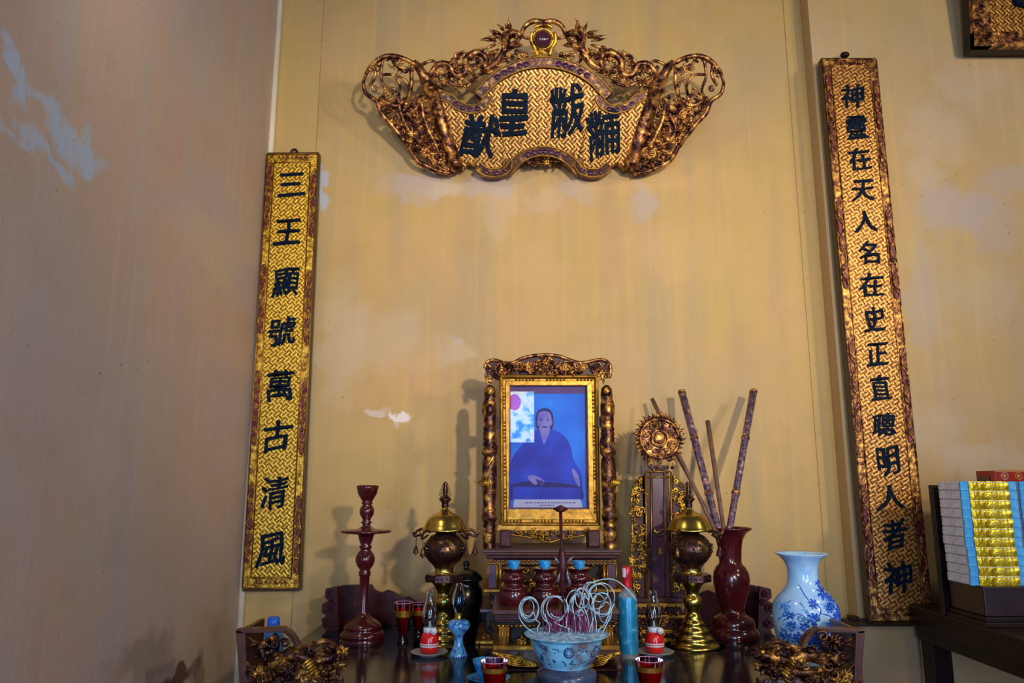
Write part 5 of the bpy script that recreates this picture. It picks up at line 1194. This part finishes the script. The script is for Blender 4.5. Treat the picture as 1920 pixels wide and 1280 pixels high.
# ------------------------------------------------------------------ blue and white vase
VY = 2.27
mb = MB(); vprof = [(1036, 48), (1038, 47), (1044, 38), (1052, 32), (1062, 28), (1074, 27), (1086, 28), (1098, 32), (1108, 40), (1118, 49), (1130, 56), (1142, 59), (1156, 60), (1172, 59), (1190, 56), (1206, 52), (1222, 47), (1232, 44), (1236, 45)]
VX = P(1508, 1120, VY).x
inn_ = [(44*S(1038, VY), Zof(1037.5, VY)), (30*S(1052, VY), Zof(1052, VY)), (24*S(1070, VY), Zof(1075, VY)), (24*S(1070, VY), Zof(1100, VY))]
pr = [(h*S(y, VY), Zof(y, VY)) for y, h in vprof]; pr[-1] = (pr[-1][0], TZ)
vs_root = thing('porcelain_vase', (VX, VY, TZ), 'blue and white porcelain vase with painted blossoms behind the right dragon carving', 'vase')
mb.lathe(VX, VY, pr[::-1] + inn_, 56); vb = mb.build('vase_body', PORC, vs_root)
def rv(z):
    for (r0, z0), (r1, z1) in zip(pr, pr[1:]):
        if z1 <= z <= z0: return r0 + (r1-r0)*(z0-z)/(z0-z1) - .0006
    return pr[-1][0] - .0006
def VP(x, y):
    z = Zof(y, VY - .06 if False else VY); r = rv(z); s = max(-.97, min(.97, (x - (1508 + (y-1120)*.073)) * S(y, VY) / r)); return (math.asin(s), z)
mb = MB()
for pts in ([(1535, 1060), (1527, 1078), (1530, 1100), (1538, 1118), (1552, 1130)], [(1489, 1092), (1492, 1104), (1498, 1118), (1506, 1122)], [(1506, 1122), (1516, 1132), (1512, 1144), (1500, 1152)], [(1520, 1124), (1536, 1132), (1548, 1150), (1556, 1160)],
            [(1458, 1160), (1466, 1150), (1478, 1142), (1490, 1148), (1500, 1152)], [(1462, 1176), (1468, 1160), (1480, 1166), (1488, 1158)], [(1500, 1152), (1506, 1170), (1500, 1190), (1496, 1206)], [(1516, 1140), (1530, 1144), (1542, 1150)], [(1455, 1140), (1462, 1128), (1472, 1120)], [(1540, 1172), (1530, 1176), (1518, 1172)], [(1484, 1200), (1476, 1188), (1468, 1184)], [(1512, 1200), (1520, 1188), (1530, 1184)]):
    stroke(mb, VX, VY, rv, [VP(x, y) for x, y in pts], .0017)
rnd = random.Random(12)
def flower(x, y, r, n=7):
    for j in range(n):
        a = 2*PI*j/n + rnd.uniform(-.2, .2)
        stroke(mb, VX, VY, rv, [VP(x + r*.15*math.cos(a), y + r*.15*math.sin(a)), VP(x + r*.6*math.cos(a+.2), y + r*.6*math.sin(a+.2)), VP(x + r*math.cos(a), y + r*math.sin(a))], .0036 * r/10)
for x, y, r in ((1504, 1124, 9), (1528, 1107, 12), (1524, 1090, 7), (1502, 1150, 12), (1534, 1160, 10), (1540, 1122, 12), (1500, 1184, 14), (1470, 1164, 8), (1556, 1160, 10), (1552, 1176, 11), (1556, 1138, 10), (1546, 1148, 8), (1488, 1164, 9), (1482, 1184, 10), (1514, 1172, 10), (1518, 1196, 11), (1536, 1186, 11), (1464, 1186, 9), (1548, 1160, 9), (1534, 1132, 9), (1560, 1150, 8), (1556, 1192, 10), (1466, 1146, 8)): flower(x, y, r)
mb.build('painted_blossoms', PORCB, vb)
mb = MB()
for _ in range(150):
    x, y = rnd.choice(((1500, 1150), (1534, 1160), (1540, 1122), (1500, 1184), (1462, 1140), (1468, 1166), (1552, 1170), (1478, 1196), (1516, 1200))); x += rnd.gauss(0, 8); y += rnd.gauss(0, 8)
    stroke(mb, VX, VY, rv, [VP(x, y), VP(x + rnd.uniform(-5, 5), y + rnd.uniform(-5, 5)), VP(x + rnd.uniform(-9, 9), y + rnd.uniform(-9, 9))], rnd.uniform(.002, .0036))
mb.build('painted_foliage', PORCL, vb)

# ------------------------------------------------------------------ side altar at the right with stacked votive paper
sX = 1.45; sZ = 1.018
ta = thing('side_table', (1.95, 2.2, 0), 'dark wooden side altar table running out of the frame at the right', 'table')
mb = MB(); mb.box((sX - .01, 1.3, sZ - .075), (2.9, 2.86, sZ)); mb.build('tabletop', DARKWOOD, ta, .006)
mb = MB(); mb.box((sX + .01, 1.34, sZ - .12), (2.88, 2.84, sZ - .075)); mb.build('apron', DARKWOOD, ta, .004)
for x in (sX + .02, 2.8):
    for y in (1.35, 2.77): mb = MB(); mb.box((x, y, 0), (x + .07, y + .07, sZ - .12)); mb.build('leg', DARKWOOD, ta, .004)
pb = thing('wooden_plinth', (1.9, 2.5, sZ), 'dark wooden plinth with stepped foot under the gold paper stacks', 'plinth')
mb = MB(); mb.box((sX, 2.40, sZ + .028), (2.5, 2.585, sZ + .118)); mb.build('plinth_block', mat('plum_brown_wood', (0.018, 0.006, 0.011), .4, coat=.2, var=.3), pb, .004)
mb = MB(); mb.box((sX - .012, 2.385, sZ), (2.51, 2.592, sZ + .014)); mb.box((sX - .006, 2.392, sZ + .014), (2.505, 2.59, sZ + .028)); mb.build('plinth_foot', DARKWOOD, pb, .002)
GPAP = mottled('gold_foil_paper', [(0.35, (0.42, 0.27, 0.01)), (0.5, (0.72, 0.52, 0.015)), (0.66, (0.98, 0.80, 0.12))], 28, 0.3, 0.55, 1.0, 45, dist=.006)
BPAP = mottled('cyan_tissue_paper', [(0.4, (0.03, 0.32, 0.72)), (0.6, (0.10, 0.50, 0.90))], 30, .6, 0, .6, 60)
WPAP = mottled('white_tissue_edges', [(0.4, (0.62, 0.68, 0.85)), (0.6, (0.80, 0.86, 0.98))], 50, .8, 0, 1.0, 90)
LINE = mat('pale_paper_seam', (0.62, 0.75, 0.55), .6)
zp = sZ + .118; NB = 11; hb = .318/NB
for sk, x0 in enumerate((1.425, 1.612)):
    for i in range(NB):
        jx = R.uniform(-.0015, .0015); jy = R.uniform(-.0015, .0015); z0 = zp + i*hb; W_ = .178
        lab = ('gold and cyan votive paper bundle in the %s stack, %s' % (('full left' if sk == 0 else 'cut-off right'), ('at the very bottom' if i == 0 else 'topmost' if i == NB-1 else 'number %s from the bottom' % ('second third fourth fifth sixth seventh eighth ninth tenth'.split()[i-1])))).replace('number ', '')
        root = thing('paper_bundle', (x0 + W_/2 + jx, 2.485 + jy, z0), lab, 'paper bundle', 'votive paper bundles')
        mb = MB(); g = .0004
        ox, oy = x0 + jx, 2.42 + jy
        n = 8; vs = []; 
        for (a, b_) in ((0, 0), (.5, -.3), (1, 0)): pass
        mb.box((ox + .002, oy + .002, z0 + g), (ox + W_ - .002, oy + .130, z0 + hb - g)); mb.build('paper_block', WPAP, root, .004)
        mb = MB(); mb.box((ox, oy - .0015, z0 + g*.5), (ox + .033, oy + .004, z0 + hb - g*.5)); mb.build('cyan_edge', BPAP, root, .001); mb = MB(); mb.box((ox + W_ - .033, oy - .0015, z0 + g*.5), (ox + W_, oy + .004, z0 + hb - g*.5)); mb.build('cyan_edge', BPAP, root, .001)
        mb = MB()
        m1, m2 = 16, 4; vs = []
        for a in range(m1+1):
            for b_ in range(m2+1): vs.append((ox + .026 + (W_ - .052)*a/m1, oy - .003 - (.0022*math.sin(PI*b_/m2)) - R.uniform(0, .0018), z0 + g*.3 + (hb - g*.6)*b_/m2))
        mb.add(vs, [(a*(m2+1)+b_, (a+1)*(m2+1)+b_, (a+1)*(m2+1)+b_+1, a*(m2+1)+b_+1) for a in range(m1) for b_ in range(m2)], 0, True)
        mb.build('gold_foil_face', GPAP, root)
        mb = MB(); mb.box((ox + .027, oy - .0075, z0 + hb*.86), (ox + W_ - .027, oy - .003, z0 + hb*.86 + .0022)); mb.build('paper_seam', LINE, root)
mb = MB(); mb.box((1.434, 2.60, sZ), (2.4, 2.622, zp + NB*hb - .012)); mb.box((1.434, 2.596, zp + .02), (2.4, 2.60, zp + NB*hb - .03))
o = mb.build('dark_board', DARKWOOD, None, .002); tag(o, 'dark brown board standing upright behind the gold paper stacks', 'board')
zt = zp + NB*hb
rbx = thing('red_box', (P(1920, 890, 2.45).x, 2.47, zt), 'flat red printed box lying on top of the gold paper stacks', 'box')
xb = P(1866, 893, 2.43).x; mb = MB(); mb.box((xb, 2.43, zt), (xb + .2, 2.53, zt + .034)); mb.build('box_body', mat('glossy_red_card', (0.30, 0.012, 0.01), .3, coat=.3), rbx, .002)
mb = MB()
for j in range(4):
    xx = xb + .03 + j*.045; mb.tube([(xx + .011*math.cos(a), 2.4295, zt + .017 + .011*math.sin(a)) for a in [i*PI/6 for i in range(13)]], .0015, 5, j % 2); mb.ball((xx, 2.43, zt + .017), .006, 1, seg=8, ring=5, sc=(1, .2, 1))
mb.box((xb + .002, 2.4292, zt + .030), (xb + .198, 2.43, zt + .032), 1); mb.build('printed_ornament', [mat('box_pale_print', (.45, .3, .28), .4), mat('box_gold_print', (.5, .22, .04), .4)], rbx)
mb = MB(); mb.box((P(1850, 899, 2.47).x, 2.46, zt), (xb - .002, 2.52, zt + .018)); single('wood_block', mb, BROWNWOOD, 'small brown wooden block beside the red box on the paper stacks', 'block', bevel=.002)
for ob in list(bpy.data.objects):
    if ob.parent is None and ob.name.startswith('character_curve'): bpy.data.objects.remove(ob)
